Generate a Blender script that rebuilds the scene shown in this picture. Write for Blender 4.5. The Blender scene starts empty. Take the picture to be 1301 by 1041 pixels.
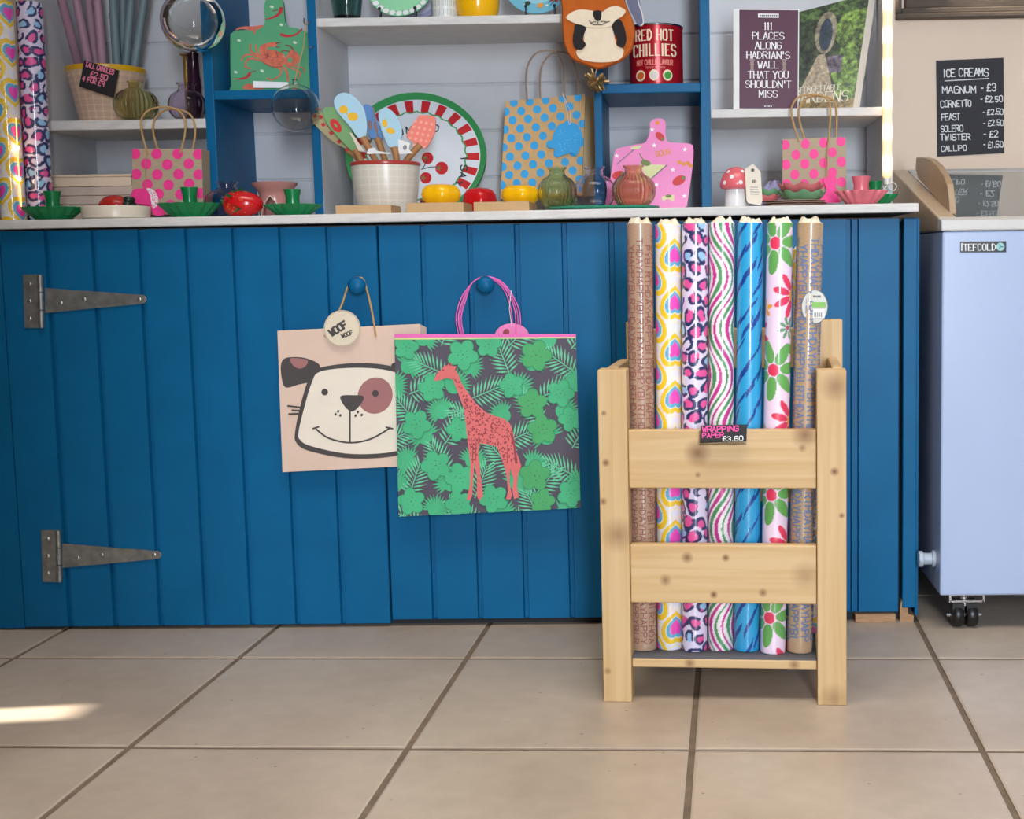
import bpy, bmesh, math, random
import numpy as np
from mathutils import Vector, Matrix
random.seed(7)
PI = math.pi
SC = bpy.context.scene
COL = SC.collection

# ------------------------------------------------------------------ camera
W, H = 1301, 1041
F, PX, PY = 1600.75, 852.08, 484.68
RC = np.array([[0.99980, 0.014264, 0.013917], [-0.012839, 0.995147, -0.097555], [-0.015241, 0.097357, 0.995133]])
CAM = np.array([0.0, -2.58481, 0.76551])
cd = bpy.data.cameras.new('camera')
cam = bpy.data.objects.new('camera', cd)
COL.objects.link(cam)
cd.sensor_fit = 'HORIZONTAL'; cd.sensor_width = 36.0
cd.lens = 36.0 * F / W
cd.shift_x = (W / 2 - PX) / W
cd.shift_y = (PY - H / 2) / W
def cv(r): return Vector((r[0], r[2], -r[1]))          # camera row (x right, y down, z fwd) in world axes
ax, ay, az = cv(RC[0]), -cv(RC[1]), -cv(RC[2])
M = Matrix((ax, ay, az)).transposed().to_4x4(); M.translation = Vector(CAM)
cam.matrix_world = M
cd.clip_start = 0.05
SC.camera = cam

# ------------------------------------------------------------------ light
SC.view_settings.view_transform = 'Standard'
SC.view_settings.look = 'None'
SC.view_settings.exposure = 0.0
SC.view_settings.gamma = 1.0
SC.view_settings.use_curve_mapping = False
wd = bpy.data.worlds.new('world'); SC.world = wd; wd.use_nodes = True
bg = wd.node_tree.nodes['Background']
bg.inputs[0].default_value = (0.80, 0.88, 1.0, 1); bg.inputs[1].default_value = 0.25
def area(name, loc, target, sx, sy, power, col):
    l = bpy.data.lights.new(name, 'AREA'); l.shape = 'RECTANGLE'; l.size = sx; l.size_y = sy
    l.energy = power; l.color = col
    o = bpy.data.objects.new(name, l); COL.objects.link(o); o.location = loc
    o.rotation_euler = (Vector(target) - Vector(loc)).to_track_quat('-Z', 'Y').to_euler()
    return o
area('shop_window_daylight', (0.70, -5.2, 1.30), (0.15, 0, 0.65), 0.60, 1.9, 172, (0.83, 0.91, 1.0))
cl_ = area('overhead_warm_fill', (0.0, -1.25, 2.75), (0.0, -1.05, 0), 2.2, 0.9, 22, (1.0, 0.90, 0.78))  # unseen warm fill, added overhead to brighten the floor
cl_.data.spread = math.radians(95)
sn = bpy.data.lights.new('sun', 'SUN'); sn.energy = 22.0; sn.angle = math.radians(2.2); sn.color = (1.0, 0.93, 0.80)
so = bpy.data.objects.new('sun', sn); COL.objects.link(so)
SUN_DIR = Vector((0.80, 0.10, -0.42)).normalized()
so.rotation_euler = SUN_DIR.to_track_quat('-Z', 'Y').to_euler()

# ------------------------------------------------------------------ helpers
def ray(u, v):
    w = RC.T @ np.array([(u - PX) / F, (v - PY) / F, 1.0]); return np.array([w[0], w[2], -w[1]])
def at(u, v, Y):                       # where the sight line meets the upright plane y = Y
    r = ray(u, v); return CAM + r * (Y - CAM[1]) / r[1]
def at_z(u, v, Z):
    r = ray(u, v); return CAM + r * (Z - CAM[2]) / r[2]
def at_x(u, v, X):
    r = ray(u, v); return CAM + r * (X - CAM[0]) / r[0]
def mpp(Y): return (Y - CAM[1]) / F    # metres per pixel at depth Y
def ZC(x): return 0.8672 + 0.0040 * x  # worktop height (it runs very slightly uphill)

class Pl:                              # a plane leaning back by k, seen from the front
    def __init__(s, Y, k=0.0, z0=0.0):
        s.Y, s.k, s.z0 = Y, k, z0
        n = np.array([0, -1.0, k]); s.n = n / np.linalg.norm(n)
    def pt(s, u, v, off=0.0):
        r = ray(u, v); d = CAM - np.array([0, s.Y, s.z0])
        nn = np.array([0, 1.0, -s.k]); t = -(nn @ d) / (nn @ r)
        return CAM + r * t + s.n * off

def lin(c):
    c = c / 255.0
    return c / 12.92 if c <= 0.04045 else ((c + 0.055) / 1.055) ** 2.4
def L3(rgb): return (lin(rgb[0]), lin(rgb[1]), lin(rgb[2]))

MATS = {}
def mat(name, rgb, rough=0.55, var=0.10, scale=18.0, metal=0.0, bump=0.0, bscale=60.0, coat=0.0, emit=None, stretch=None, spec=0.5):
    if name in MATS: return MATS[name]
    m = bpy.data.materials.new(name); m.use_nodes = True; nt = m.node_tree; N = nt.nodes; K = nt.links
    b = N['Principled BSDF']; c = L3(rgb)
    b.inputs['Roughness'].default_value = rough; b.inputs['Metallic'].default_value = metal
    b.inputs['Specular IOR Level'].default_value = spec
    if coat: b.inputs['Coat Weight'].default_value = coat; b.inputs['Coat Roughness'].default_value = 0.04
    tc = N.new('ShaderNodeTexCoord'); nz = N.new('ShaderNodeTexNoise')
    nz.inputs['Scale'].default_value = scale; nz.inputs['Detail'].default_value = 4
    src = tc.outputs['Object']
    if stretch:
        mp = N.new('ShaderNodeMapping'); mp.inputs['Scale'].default_value = stretch; K.new(src, mp.inputs['Vector']); src = mp.outputs[0]
    K.new(src, nz.inputs['Vector'])
    rp = N.new('ShaderNodeMapRange'); rp.inputs['From Min'].default_value = 0.3; rp.inputs['From Max'].default_value = 0.7
    rp.inputs['To Min'].default_value = 1 - var; rp.inputs['To Max'].default_value = 1 + var
    K.new(nz.outputs[0], rp.inputs[0])
    mx = N.new('ShaderNodeVectorMath'); mx.operation = 'SCALE'; mx.inputs[0].default_value = c
    K.new(rp.outputs[0], mx.inputs['Scale']); K.new(mx.outputs[0], b.inputs['Base Color'])
    if bump:
        n2 = N.new('ShaderNodeTexNoise'); n2.inputs['Scale'].default_value = bscale; n2.inputs['Detail'].default_value = 3
        K.new(src, n2.inputs['Vector'])
        bp = N.new('ShaderNodeBump'); bp.inputs['Strength'].default_value = bump; bp.inputs['Distance'].default_value = 0.002
        K.new(n2.outputs[0], bp.inputs['Height']); K.new(bp.outputs[0], b.inputs['Normal'])
    if emit:
        b.inputs['Emission Color'].default_value = (*L3(emit[0]), 1); b.inputs['Emission Strength'].default_value = emit[1]
    MATS[name] = m
    return m
def glass(name, rgb, rough=0.03, ior=1.45, thin=False):
    if name in MATS: return MATS[name]
    m = bpy.data.materials.new(name); m.use_nodes = True; b = m.node_tree.nodes['Principled BSDF']
    N = m.node_tree.nodes; K = m.node_tree.links
    nz = N.new('ShaderNodeTexNoise'); nz.inputs['Scale'].default_value = 9
    tc = N.new('ShaderNodeTexCoord'); K.new(tc.outputs['Object'], nz.inputs['Vector'])
    rp = N.new('ShaderNodeMapRange'); rp.inputs['To Min'].default_value = rough; rp.inputs['To Max'].default_value = rough + 0.03
    K.new(nz.outputs[0], rp.inputs[0]); K.new(rp.outputs[0], b.inputs['Roughness'])
    b.inputs['Base Color'].default_value = (*L3(rgb), 1)
    b.inputs['Transmission Weight'].default_value = 1.0; b.inputs['IOR'].default_value = ior
    MATS[name] = m
    return m
def pine(name, axis=2, knots=(), rgb=(212, 182, 136)):
    if name in MATS: return MATS[name]
    m = bpy.data.materials.new(name); m.use_nodes = True; nt = m.node_tree; N = nt.nodes; K = nt.links
    b = N['Principled BSDF']; b.inputs['Roughness'].default_value = 0.5
    tc = N.new('ShaderNodeTexCoord'); mp = N.new('ShaderNodeMapping')
    sc = [38.0, 38.0, 38.0]; sc[axis] = 1.6; mp.inputs['Scale'].default_value = sc
    K.new(tc.outputs['Object'], mp.inputs['Vector'])
    n1 = N.new('ShaderNodeTexNoise'); n1.inputs['Scale'].default_value = 1.6; n1.inputs['Detail'].default_value = 6; n1.inputs['Distortion'].default_value = 0.5
    K.new(mp.outputs[0], n1.inputs['Vector'])
    cr = N.new('ShaderNodeValToRGB'); e = cr.color_ramp.elements
    c = L3(rgb); e[0].position = 0.30; e[0].color = (c[0] * .86, c[1] * .76, c[2] * .62, 1); e[1].position = 0.62; e[1].color = (*c, 1)
    K.new(n1.outputs[0], cr.inputs[0])
    last = cr.outputs[0]
    for (x, y, z, r, dk) in knots:
        vm = N.new('ShaderNodeVectorMath'); vm.operation = 'DISTANCE'; vm.inputs[1].default_value = (x, y, z)
        sq = N.new('ShaderNodeMapping'); s = [1.0, 1.0, 1.0]; 
        K.new(tc.outputs['Object'], vm.inputs[0])
        mr = N.new('ShaderNodeMapRange'); mr.inputs['From Min'].default_value = r; mr.inputs['From Max'].default_value = r * 0.1
        mr.inputs['To Min'].default_value = 0; mr.inputs['To Max'].default_value = dk
        K.new(vm.outputs['Value'], mr.inputs[0])
        mx = N.new('ShaderNodeMix'); mx.data_type = 'RGBA'
        K.new(mr.outputs[0], mx.inputs['Factor']); K.new(last, mx.inputs['A']); mx.inputs['B'].default_value = (*L3((112, 66, 30)), 1)
        last = mx.outputs['Result']; N.remove(sq)
    K.new(last, b.inputs['Base Color'])
    bp = N.new('ShaderNodeBump'); bp.inputs['Strength'].default_value = 0.12; bp.inputs['Distance'].default_value = 0.002
    K.new(n1.outputs[0], bp.inputs['Height']); K.new(bp.outputs[0], b.inputs['Normal'])
    MATS[name] = m
    return m
def attr_mat(name, rough=0.35, coat=0.0):
    if name in MATS: return MATS[name]
    m = bpy.data.materials.new(name); m.use_nodes = True; nt = m.node_tree; N = nt.nodes; K = nt.links
    b = N['Principled BSDF']; b.inputs['Roughness'].default_value = rough
    if coat: b.inputs['Coat Weight'].default_value = coat; b.inputs['Coat Roughness'].default_value = 0.06
    a = N.new('ShaderNodeAttribute'); a.attribute_name = 'print'
    K.new(a.outputs['Color'], b.inputs['Base Color'])
    MATS[name] = m
    return m

EPS = [0]
def eps():                              # overlapping print never shares one plane
    EPS[0] = (EPS[0] + 1) % 60; return EPS[0] * 1.5e-6
def org(o):
    p = Vector((0, 0, 0))
    while o is not None: p += o.location; o = o.parent
    return p
class MB:
    def __init__(s): s.v = []; s.f = []; s.m = []
    def add(s, vs, fs, m=0):
        o = len(s.v); s.v += [tuple(float(c) for c in p) for p in vs]
        for f in fs: s.f.append([i + o for i in f]); s.m.append(m)
    def box(s, a, b, m=0, faces=None, rot=None, piv=None):
        (x0, y0, z0), (x1, y1, z1) = a, b
        vs = [(x0, y0, z0), (x1, y0, z0), (x1, y1, z0), (x0, y1, z0), (x0, y0, z1), (x1, y0, z1), (x1, y1, z1), (x0, y1, z1)]
        if rot: vs = [tuple(rot @ (Vector(p) - Vector(piv)) + Vector(piv)) for p in vs]
        for nm, f in (('z-', (0, 3, 2, 1)), ('z+', (4, 5, 6, 7)), ('y-', (0, 1, 5, 4)), ('x+', (1, 2, 6, 5)), ('y+', (2, 3, 7, 6)), ('x-', (3, 0, 4, 7))):
            s.add([vs[i] for i in f], [(0, 1, 2, 3)], (faces or {}).get(nm, m))
        return s
    def prism(s, front, back, m=0, mside=None):
        n = len(front); s.add(front, [tuple(range(n))], m); s.add(back, [tuple(range(n))[::-1]], m if mside is None else mside)
        for i in range(n):
            j = (i + 1) % n
            s.add([front[i], front[j], back[j], back[i]], [(0, 3, 2, 1)], m if mside is None else mside)
        return s
    def slab(s, pl, poly, th, m=0, mside=None):
        return s.prism([pl.pt(u, v) for u, v in poly], [pl.pt(u, v) - pl.n * th for u, v in poly], m, mside)
    def sheet(s, pl, poly, off, m=0):
        off += eps()
        s.add([pl.pt(u, v, off) for u, v in poly], [tuple(range(len(poly)))], m); return s
    def lathe(s, c, prof, m=0, n=40, fl=None, rot=None, sy=1.0):
        # prof: (r, z) pairs; fl=(count, fn(i)->amp) flutes the radius
        cx, cy, cz = c; vs = []; fs = []
        for i, (r, z) in enumerate(prof):
            for k in range(n):
                t = 2 * PI * k / n; rr = r
                if fl: rr = r * (1 + fl[1][i] * math.cos(fl[0] * t))
                p = Vector((rr * math.cos(t), rr * math.sin(t) * sy, z))
                if rot: p = rot @ p
                vs.append((p.x + cx, p.y + cy, p.z + cz))
        for i in range(len(prof) - 1):
            for k in range(n):
                k2 = (k + 1) % n; fs.append((i * n + k, i * n + k2, (i + 1) * n + k2, (i + 1) * n + k))
        if prof[0][0] > 1e-5: fs.append(tuple(range(n))[::-1])
        if prof[-1][0] > 1e-5: fs.append(tuple((len(prof) - 1) * n + k for k in range(n)))
        s.add(vs, fs, m); return s
    def tube(s, pts, r, m=0, n=8, cap=True):
        pts = [Vector(p) for p in pts]; vs = []; fs = []; up = None
        for i, p in enumerate(pts):
            d = (pts[min(i + 1, len(pts) - 1)] - pts[max(i - 1, 0)]).normalized()
            if up is None:
                up = Vector((0, 0, 1)) if abs(d.z) < 0.9 else Vector((1, 0, 0))
            a = d.cross(up).normalized(); bb = a.cross(d).normalized(); up = bb
            rr = r[i] if isinstance(r, (list, tuple)) else r
            for k in range(n):
                t = 2 * PI * k / n; vs.append(tuple(p + a * (rr * math.cos(t)) + bb * (rr * math.sin(t))))
        for i in range(len(pts) - 1):
            for k in range(n):
                k2 = (k + 1) % n; fs.append((i * n + k, i * n + k2, (i + 1) * n + k2, (i + 1) * n + k))
        if cap: fs.append(tuple(range(n))[::-1]); fs.append(tuple((len(pts) - 1) * n + k for k in range(n)))
        s.add(vs, fs, m); return s
    def ball(s, c, r, m=0, n=16, sx=1, sy=1, sz=1, rot=None):
        prof = [(max(r * math.sin(PI * i / (n // 2)), 0), -r * math.cos(PI * i / (n // 2))) for i in range(n // 2 + 1)]
        vs = []; fs = []
        for i, (q, z) in enumerate(prof):
            for k in range(n):
                t = 2 * PI * k / n; p = Vector((q * math.cos(t) * sx, q * math.sin(t) * sy, z * sz))
                if rot: p = rot @ p
                vs.append((p.x + c[0], p.y + c[1], p.z + c[2]))
        for i in range(len(prof) - 1):
            for k in range(n):
                k2 = (k + 1) % n; fs.append((i * n + k, i * n + k2, (i + 1) * n + k2, (i + 1) * n + k))
        s.add(vs, fs, m); return s
    def build(s, name, mats, parent=None, smooth=False, base=None, bevel=0.0, angle=40, fix=True):
        if not isinstance(mats, (list, tuple)): mats = [mats]
        o0 = org(parent) if parent is not None else Vector(base if base is not None else s.auto_base())
        me = bpy.data.meshes.new(name)
        me.from_pydata([(p[0] - o0.x, p[1] - o0.y, p[2] - o0.z) for p in s.v], [], s.f)
        for m in mats: me.materials.append(m)
        me.polygons.foreach_set('material_index', s.m)
        bm = bmesh.new(); bm.from_mesh(me)
        bmesh.ops.remove_doubles(bm, verts=bm.verts, dist=1e-6)
        if fix: bmesh.ops.recalc_face_normals(bm, faces=bm.faces)
        bm.to_mesh(me); bm.free()
        if smooth:
            me.polygons.foreach_set('use_smooth', [True] * len(me.polygons))
            me.set_sharp_from_angle(angle=math.radians(angle))
        o = bpy.data.objects.new(name, me); COL.objects.link(o)
        if parent is not None: o.parent = parent
        else: o.location = o0
        if bevel:
            md = o.modifiers.new('edge', 'BEVEL'); md.width = bevel; md.segments = 2; md.limit_method = 'ANGLE'; md.angle_limit = math.radians(50)
        return o
    def auto_base(s):
        xs = [p[0] for p in s.v]; ys = [p[1] for p in s.v]; zs = [p[2] for p in s.v]
        return ((min(xs) + max(xs)) / 2, (min(ys) + max(ys)) / 2, min(zs))
def tag(o, label=None, cat=None, group=None, kind=None):
    if label: o['label'] = label
    if cat: o['category'] = cat
    if group: o['group'] = group
    if kind: o['kind'] = kind
    return o
def thing(name, label, cat, loc, group=None, rotz=0.0):
    o = bpy.data.objects.new(name, None); COL.objects.link(o); o.empty_display_size = 0.05
    o.location = loc; o.rotation_euler = (0, 0, rotz)
    return tag(o, label, cat, group)
def dup(root, loc, label, group=None):
    r = root.copy(); COL.objects.link(r); r.location = loc; r['label'] = label
    if group: r['group'] = group
    for ch in list(root.children):
        c = ch.copy(); COL.objects.link(c); c.parent = r
        for g in ch.children:
            d = g.copy(); COL.objects.link(d); d.parent = c
    return r
def curve(pts, n=6, closed=False):      # Catmull-Rom through points of any dimension
    P = [np.array(p, float) for p in pts]; out = []; k = len(P)
    rng = range(k) if closed else range(k - 1)
    for i in rng:
        g = (lambda j: P[j % k]) if closed else (lambda j: P[min(max(j, 0), k - 1)])
        p0, p1, p2, p3 = g(i - 1), g(i), g(i + 1), g(i + 2)
        for t in np.arange(n) / n:
            out.append(tuple(0.5 * ((2 * p1) + (-p0 + p2) * t + (2 * p0 - 5 * p1 + 4 * p2 - p3) * t * t + (-p0 + 3 * p1 - 3 * p2 + p3) * t ** 3)))
    if not closed: out.append(tuple(P[-1]))
    return out
def ell(cx, cy, rx, ry, a=0.0, n=20):
    ca, sa = math.cos(a), math.sin(a)
    return [(cx + rx * math.cos(t) * ca - ry * math.sin(t) * sa, cy + rx * math.cos(t) * sa + ry * math.sin(t) * ca) for t in (2 * PI * k / n for k in range(n))]
def ribbon(pts, w, taper=False):        # a stroke as one polygon per segment
    out = []
    n = len(pts)
    for i in range(n - 1):
        (x0, y0), (x1, y1) = pts[i][:2], pts[i + 1][:2]
        dx, dy = x1 - x0, y1 - y0; l = math.hypot(dx, dy) or 1e-9; nx, ny = -dy / l, dx / l
        w0 = w * (1 - i / (n - 1)) if taper else w; w1 = w * (1 - (i + 1) / (n - 1)) if taper else w
        e = 0.0 if taper else w * 0.35
        ex, ey = dx / l * e, dy / l * e
        q = [(x0 - ex + nx * w0 / 2, y0 - ey + ny * w0 / 2), (x1 + ex + nx * w1 / 2, y1 + ey + ny * w1 / 2), (x1 + ex - nx * w1 / 2, y1 + ey - ny * w1 / 2), (x0 - ex - nx * w0 / 2, y0 - ey - ny * w0 / 2)]
        out.append(q)
    return out
def clip(poly, conv):                   # Sutherland-Hodgman against a convex polygon
    def side(p, a, b): return (b[0] - a[0]) * (p[1] - a[1]) - (b[1] - a[1]) * (p[0] - a[0])
    ar = sum(conv[i][0] * conv[(i + 1) % len(conv)][1] - conv[(i + 1) % len(conv)][0] * conv[i][1] for i in range(len(conv)))
    sg = 1 if ar > 0 else -1
    out = list(poly)
    for i in range(len(conv)):
        a, b = conv[i], conv[(i + 1) % len(conv)]; inp = out; out = []
        for j in range(len(inp)):
            p, q = inp[j], inp[(j + 1) % len(inp)]; sp, sq = sg * side(p, a, b), sg * side(q, a, b)
            if sp >= 0: out.append(p)
            if (sp >= 0) != (sq >= 0):
                t = sp / (sp - sq); out.append((p[0] + (q[0] - p[0]) * t, p[1] + (q[1] - p[1]) * t))
        if not out: return []
    return out
GL = {'A': '00 26 40|12 32', 'B': '00 06 36 45 44 33 03|33 42 41 30 00', 'C': '45 36 16 05 01 10 30 41', 'D': '00 06 26 44 42 20 00', 'E': '46 06 00 40|03 33',
      'F': '46 06 00|03 33', 'G': '45 36 16 05 01 10 30 41 43 23', 'H': '06 00|46 40|03 43', 'I': '26 20', 'J': '36 31 20 10 01', 'K': '06 00|46 03 40', 'L': '06 00 40',
      'M': '00 06 22 46 40', 'N': '00 06 40 46', 'O': '16 05 01 10 30 41 45 36 16', 'P': '00 06 36 45 44 33 03', 'Q': '16 05 01 10 30 41 45 36 16|22 40',
      'R': '00 06 36 45 44 33 03|23 40', 'S': '45 36 16 05 04 13 33 42 41 30 10 01', 'T': '06 46|26 20', 'U': '06 01 10 30 41 46', 'V': '06 20 46', 'W': '06 10 24 30 46',
      'X': '06 40|46 00', 'Y': '06 23 46|23 20', 'Z': '06 46 00 40', '0': '16 05 01 10 30 41 45 36 16', '1': '15 26 20', '2': '05 16 36 45 44 00 40',
      '3': '05 16 36 45 44 33 42 41 30 10 01|33 23', '4': '30 36 02 42', '5': '46 06 03 33 42 41 30 10 01', '6': '45 36 16 05 01 10 30 41 42 33 03', '7': '06 46 10',
      '8': '13 04 05 16 36 45 44 33 13 02 01 10 30 41 42 33', '9': '43 13 04 05 16 36 45 40', '£': '45 36 26 15 12 00 40|03 33', "'": '26 24', '-': '13 33', '.': '20 21', ',': '21 10', '?': '05 16 36 45 44 23 22|20 21'}
def text(s, x, y, h, w=None, gap=0.32, ang=0.0, sw=0.12, serif=False, jit=0.0, align='l', down=True, rnd=None):
    """stroke lettering: polygons in a 2-D frame with y downwards; (x, y) is the baseline start; h cap height; w letter width"""
    w = w or h * 0.62; polys = []; pen = 0.0; adv = []
    for ch in s:
        a = w * 0.45 if ch in " '.,-" else (w * 0.42 if ch in 'I1' else w); adv.append(a); pen += a + w * gap
    tot = pen - w * gap; x0 = {'l': 0, 'c': -tot / 2, 'r': -tot}[align]; rn = rnd or random
    ca, sa = math.cos(ang), math.sin(ang)
    for ch, a in zip(s, adv):
        if ch in GL:
            jx, jy, js = rn.uniform(-jit, jit) * h, rn.uniform(-jit, jit) * h, 1 + rn.uniform(-jit, jit)
            for st in GL[ch].split('|'):
                pts = [(int(q[0]), int(q[1])) for q in st.split()]
                nar = ch in "I1'.,-"
                P2 = []
                for gx, gy in pts:
                    lx = (gx - 2) / 4 * w + a / 2 if nar else gx / 4 * a
                    P2.append((x0 + lx * js + jx, gy / 6 * h * js + jy))
                for i in range(len(P2) - 1):
                    (ax_, ay_), (bx_, by_) = P2[i], P2[i + 1]
                    ww = sw * h
                    if serif: ww *= 1.25 if abs(bx_ - ax_) < abs(by_ - ay_) * 0.7 else 0.62
                    for q in ribbon([P2[i], P2[i + 1]], ww): polys.append(q)
                if serif:
                    for e in (P2[0], P2[-1]):
                        if min(abs(e[1]), abs(e[1] - h)) < h * 0.02 and ch not in 'OCGSQJD':
                            hw = w * 0.17; polys.append([(e[0] - hw, e[1] - h * .025), (e[0] + hw, e[1] - h * .025), (e[0] + hw, e[1] + h * .025), (e[0] - hw, e[1] + h * .025)])
        x0 += a + w * gap
    return [[(x + px_ * ca + py_ * sa, y + px_ * sa - py_ * ca) for px_, py_ in q] for q in polys]
def prof_px(uc, prof, Y, zbase=None):   # a turned profile measured on the photo at depth Y -> centre, (r, z) in metres
    k = mpp(Y); vb = max(v for r, v in prof); x = at(uc, vb, Y)[0]
    zb = at(uc, vb, Y)[2]
    q = [(r * k, (vb - v) * k) for r, v in prof]
    return (x, Y, zb if zbase is None else zbase), q
# ------------------------------------------------------------------ materials
BLUE = mat('blue_paint', (10, 97, 145), 0.42, 0.07, 9, bump=0.06, bscale=120, spec=0.17)
GREY = mat('grey_paint', (202, 203, 208), 0.6, 0.05, 7, bump=0.05)
WHITEP = mat('worn_white_paint', (214, 212, 210), 0.5, 0.10, 22, bump=0.08, stretch=(1, 6, 6))
DARKW = mat('bare_edge', (70, 60, 52), 0.7, 0.2)
BLK = mat('black_card', (28, 26, 30), 0.6, 0.1)
WHT = mat('white_ink', (240, 240, 240), 0.6, 0.05)
GALV = mat('galvanised_steel', (150, 152, 150), 0.42, 0.22, 60, metal=0.75, bump=0.1, bscale=90)
CHROME = mat('chrome', (200, 200, 202), 0.18, 0.03, metal=1.0)
KRAFT = mat('kraft_paper', (200, 168, 128), 0.75, 0.06, 60, stretch=(1, 1, 8))
KRAFTBOX = mat('kraft_board', (196, 160, 116), 0.75, 0.05, 40)
TWINE = mat('paper_twine', (190, 152, 100), 0.8, 0.12, 200)
GREEN = mat('green_glaze', (12, 128, 72), 0.22, 0.08, 30)
PINK = mat('neon_pink_ink', (250, 60, 150), 0.55, 0.08, 90)
NPINK = mat('neon_pink_chalk', (255, 80, 170), 0.55, 0.03)
CREAM = mat('cream_glaze', (226, 214, 196), 0.3, 0.04)
RED = mat('red_glaze', (200, 22, 28), 0.18, 0.08, 40)

# ------------------------------------------------------------------ floor, walls
def floor():
    T = 0.45; a = -0.03319; ca, sa = math.cos(a), math.sin(a); tx, ty = 0.01071, -0.23001
    g = 0.0052; mb = MB()
    mb.box((-1.75, -5.6, -0.06), (2.6, 1.2, -0.0035), 1)
    for i in range(-5, 7):
        for j in range(-14, 4):
            def W_(p, q, z): return (tx + T * (p * ca - q * sa), ty + T * (p * sa + q * ca), z)
            e = g / T; b = 0.0035 / T; rn = random.uniform(-0.0006, 0.0006)
            lo = [W_(i + e, j + e, -0.0034), W_(i + 1 - e, j + e, -0.0034), W_(i + 1 - e, j + 1 - e, -0.0034), W_(i + e, j + 1 - e, -0.0034)]
            md = [W_(i + e, j + e, -0.0012), W_(i + 1 - e, j + e, -0.0012), W_(i + 1 - e, j + 1 - e, -0.0012), W_(i + e, j + 1 - e, -0.0012)]
            hi = [W_(i + e + b, j + e + b, 0), W_(i + 1 - e - b, j + e + b, 0), W_(i + 1 - e - b, j + 1 - e - b, 0), W_(i + e + b, j + 1 - e - b, 0)]
            if max(p[0] for p in hi) > 2.6 or min(p[0] for p in hi) < -1.75 - 0.4 or max(p[1] for p in hi) > 1.2: continue
            mb.add(lo + md + hi, [(0, 1, 5, 4), (1, 2, 6, 5), (2, 3, 7, 6), (3, 0, 4, 7), (4, 5, 9, 8), (5, 6, 10, 9), (6, 7, 11, 10), (7, 4, 8, 11), (8, 9, 10, 11)], 0)
    m = bpy.data.materials.new('stone_tile'); m.use_nodes = True; nt = m.node_tree; N = nt.nodes; K = nt.links
    b = N['Principled BSDF']; tc = N.new('ShaderNodeTexCoord')
    n1 = N.new('ShaderNodeTexNoise'); n1.inputs['Scale'].default_value = 2.6; n1.inputs['Detail'].default_value = 5
    n2 = N.new('ShaderNodeTexNoise'); n2.inputs['Scale'].default_value = 26; n2.inputs['Detail'].default_value = 6
    K.new(tc.outputs['Object'], n1.inputs['Vector']); K.new(tc.outputs['Object'], n2.inputs['Vector'])
    c1 = N.new('ShaderNodeValToRGB'); e = c1.color_ramp.elements
    e[0].position = 0.32; e[0].color = (*L3((170, 153, 137)), 1); e[1].position = 0.68; e[1].color = (*L3((190, 176, 160)), 1)
    K.new(n1.outputs[0], c1.inputs[0])
    c2 = N.new('ShaderNodeMapRange'); c2.inputs['From Min'].default_value = 0.3; c2.inputs['From Max'].default_value = 0.7; c2.inputs['To Min'].default_value = 0.93; c2.inputs['To Max'].default_value = 1.05
    K.new(n2.outputs[0], c2.inputs[0])
    vm = N.new('ShaderNodeVectorMath'); vm.operation = 'SCALE'; K.new(c1.outputs[0], vm.inputs[0]); K.new(c2.outputs[0], vm.inputs['Scale'])
    vo = N.new('ShaderNodeTexVoronoi'); vo.inputs['Scale'].default_value = 17; K.new(tc.outputs['Object'], vo.inputs['Vector'])
    ch = N.new('ShaderNodeMapRange'); ch.inputs['From Min'].default_value = 0.03; ch.inputs['From Max'].default_value = 0.06; ch.inputs['To Min'].default_value = 0.55; ch.inputs['To Max'].default_value = 1.0
    K.new(vo.outputs['Distance'], ch.inputs[0])
    v2 = N.new('ShaderNodeVectorMath'); v2.operation = 'SCALE'; K.new(vm.outputs[0], v2.inputs[0]); K.new(ch.outputs[0], v2.inputs['Scale'])
    K.new(v2.outputs[0], b.inputs['Base Color']); b.inputs['Roughness'].default_value = 0.36
    bp = N.new('ShaderNodeBump'); bp.inputs['Strength'].default_value = 0.12; bp.inputs['Distance'].default_value = 0.003
    K.new(n2.outputs[0], bp.inputs['Height']); K.new(bp.outputs[0], b.inputs['Normal'])
    gm = mat('grout', (112, 96, 80), 0.9, 0.25, 30, bump=0.3)
    tag(mb.build('floor', [m, gm], base=(0, 0, 0), fix=False), kind='structure')
floor()
PLASTER = mat('pink_beige_plaster', (246, 222, 200), 0.8, 0.03, 5, bump=0.06, bscale=50)
YW = 0.60
tag(MB().box((-1.75, YW, 0.0), (2.6, YW + 0.08, 2.6)).build('wall_back', PLASTER, base=(0, YW, 0)), kind='structure')
# left wall with the chink that lets the sun through
lw = MB(); xw = -1.75; y0, y1, z0, z1 = -0.617, -0.540, 0.05, 0.40
lw.box((xw - .08, -5.6, 0), (xw, y0, 2.6)); lw.box((xw - .08, y1, 0), (xw, YW, 2.6))
lw.box((xw - .08, y0, 0), (xw, y1, z0)); lw.box((xw - .08, y0, z1), (xw, y1, 2.6))
tag(lw.build('wall_left', mat('bounce_damping_plaster', (92, 82, 76), 0.85, 0.04, 5), base=(xw, 0, 0), fix=False), kind='structure')  # unseen wall, coloured dark to cut bounce light on the left

tag(MB().box((-1.75, -2.80, 0), (-0.224, -2.73, 2.6)).build('added_shade_wall', PLASTER, base=(-0.9, -2.73, 0)), kind='structure')  # unseen wall, added to block window daylight from the left end

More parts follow.
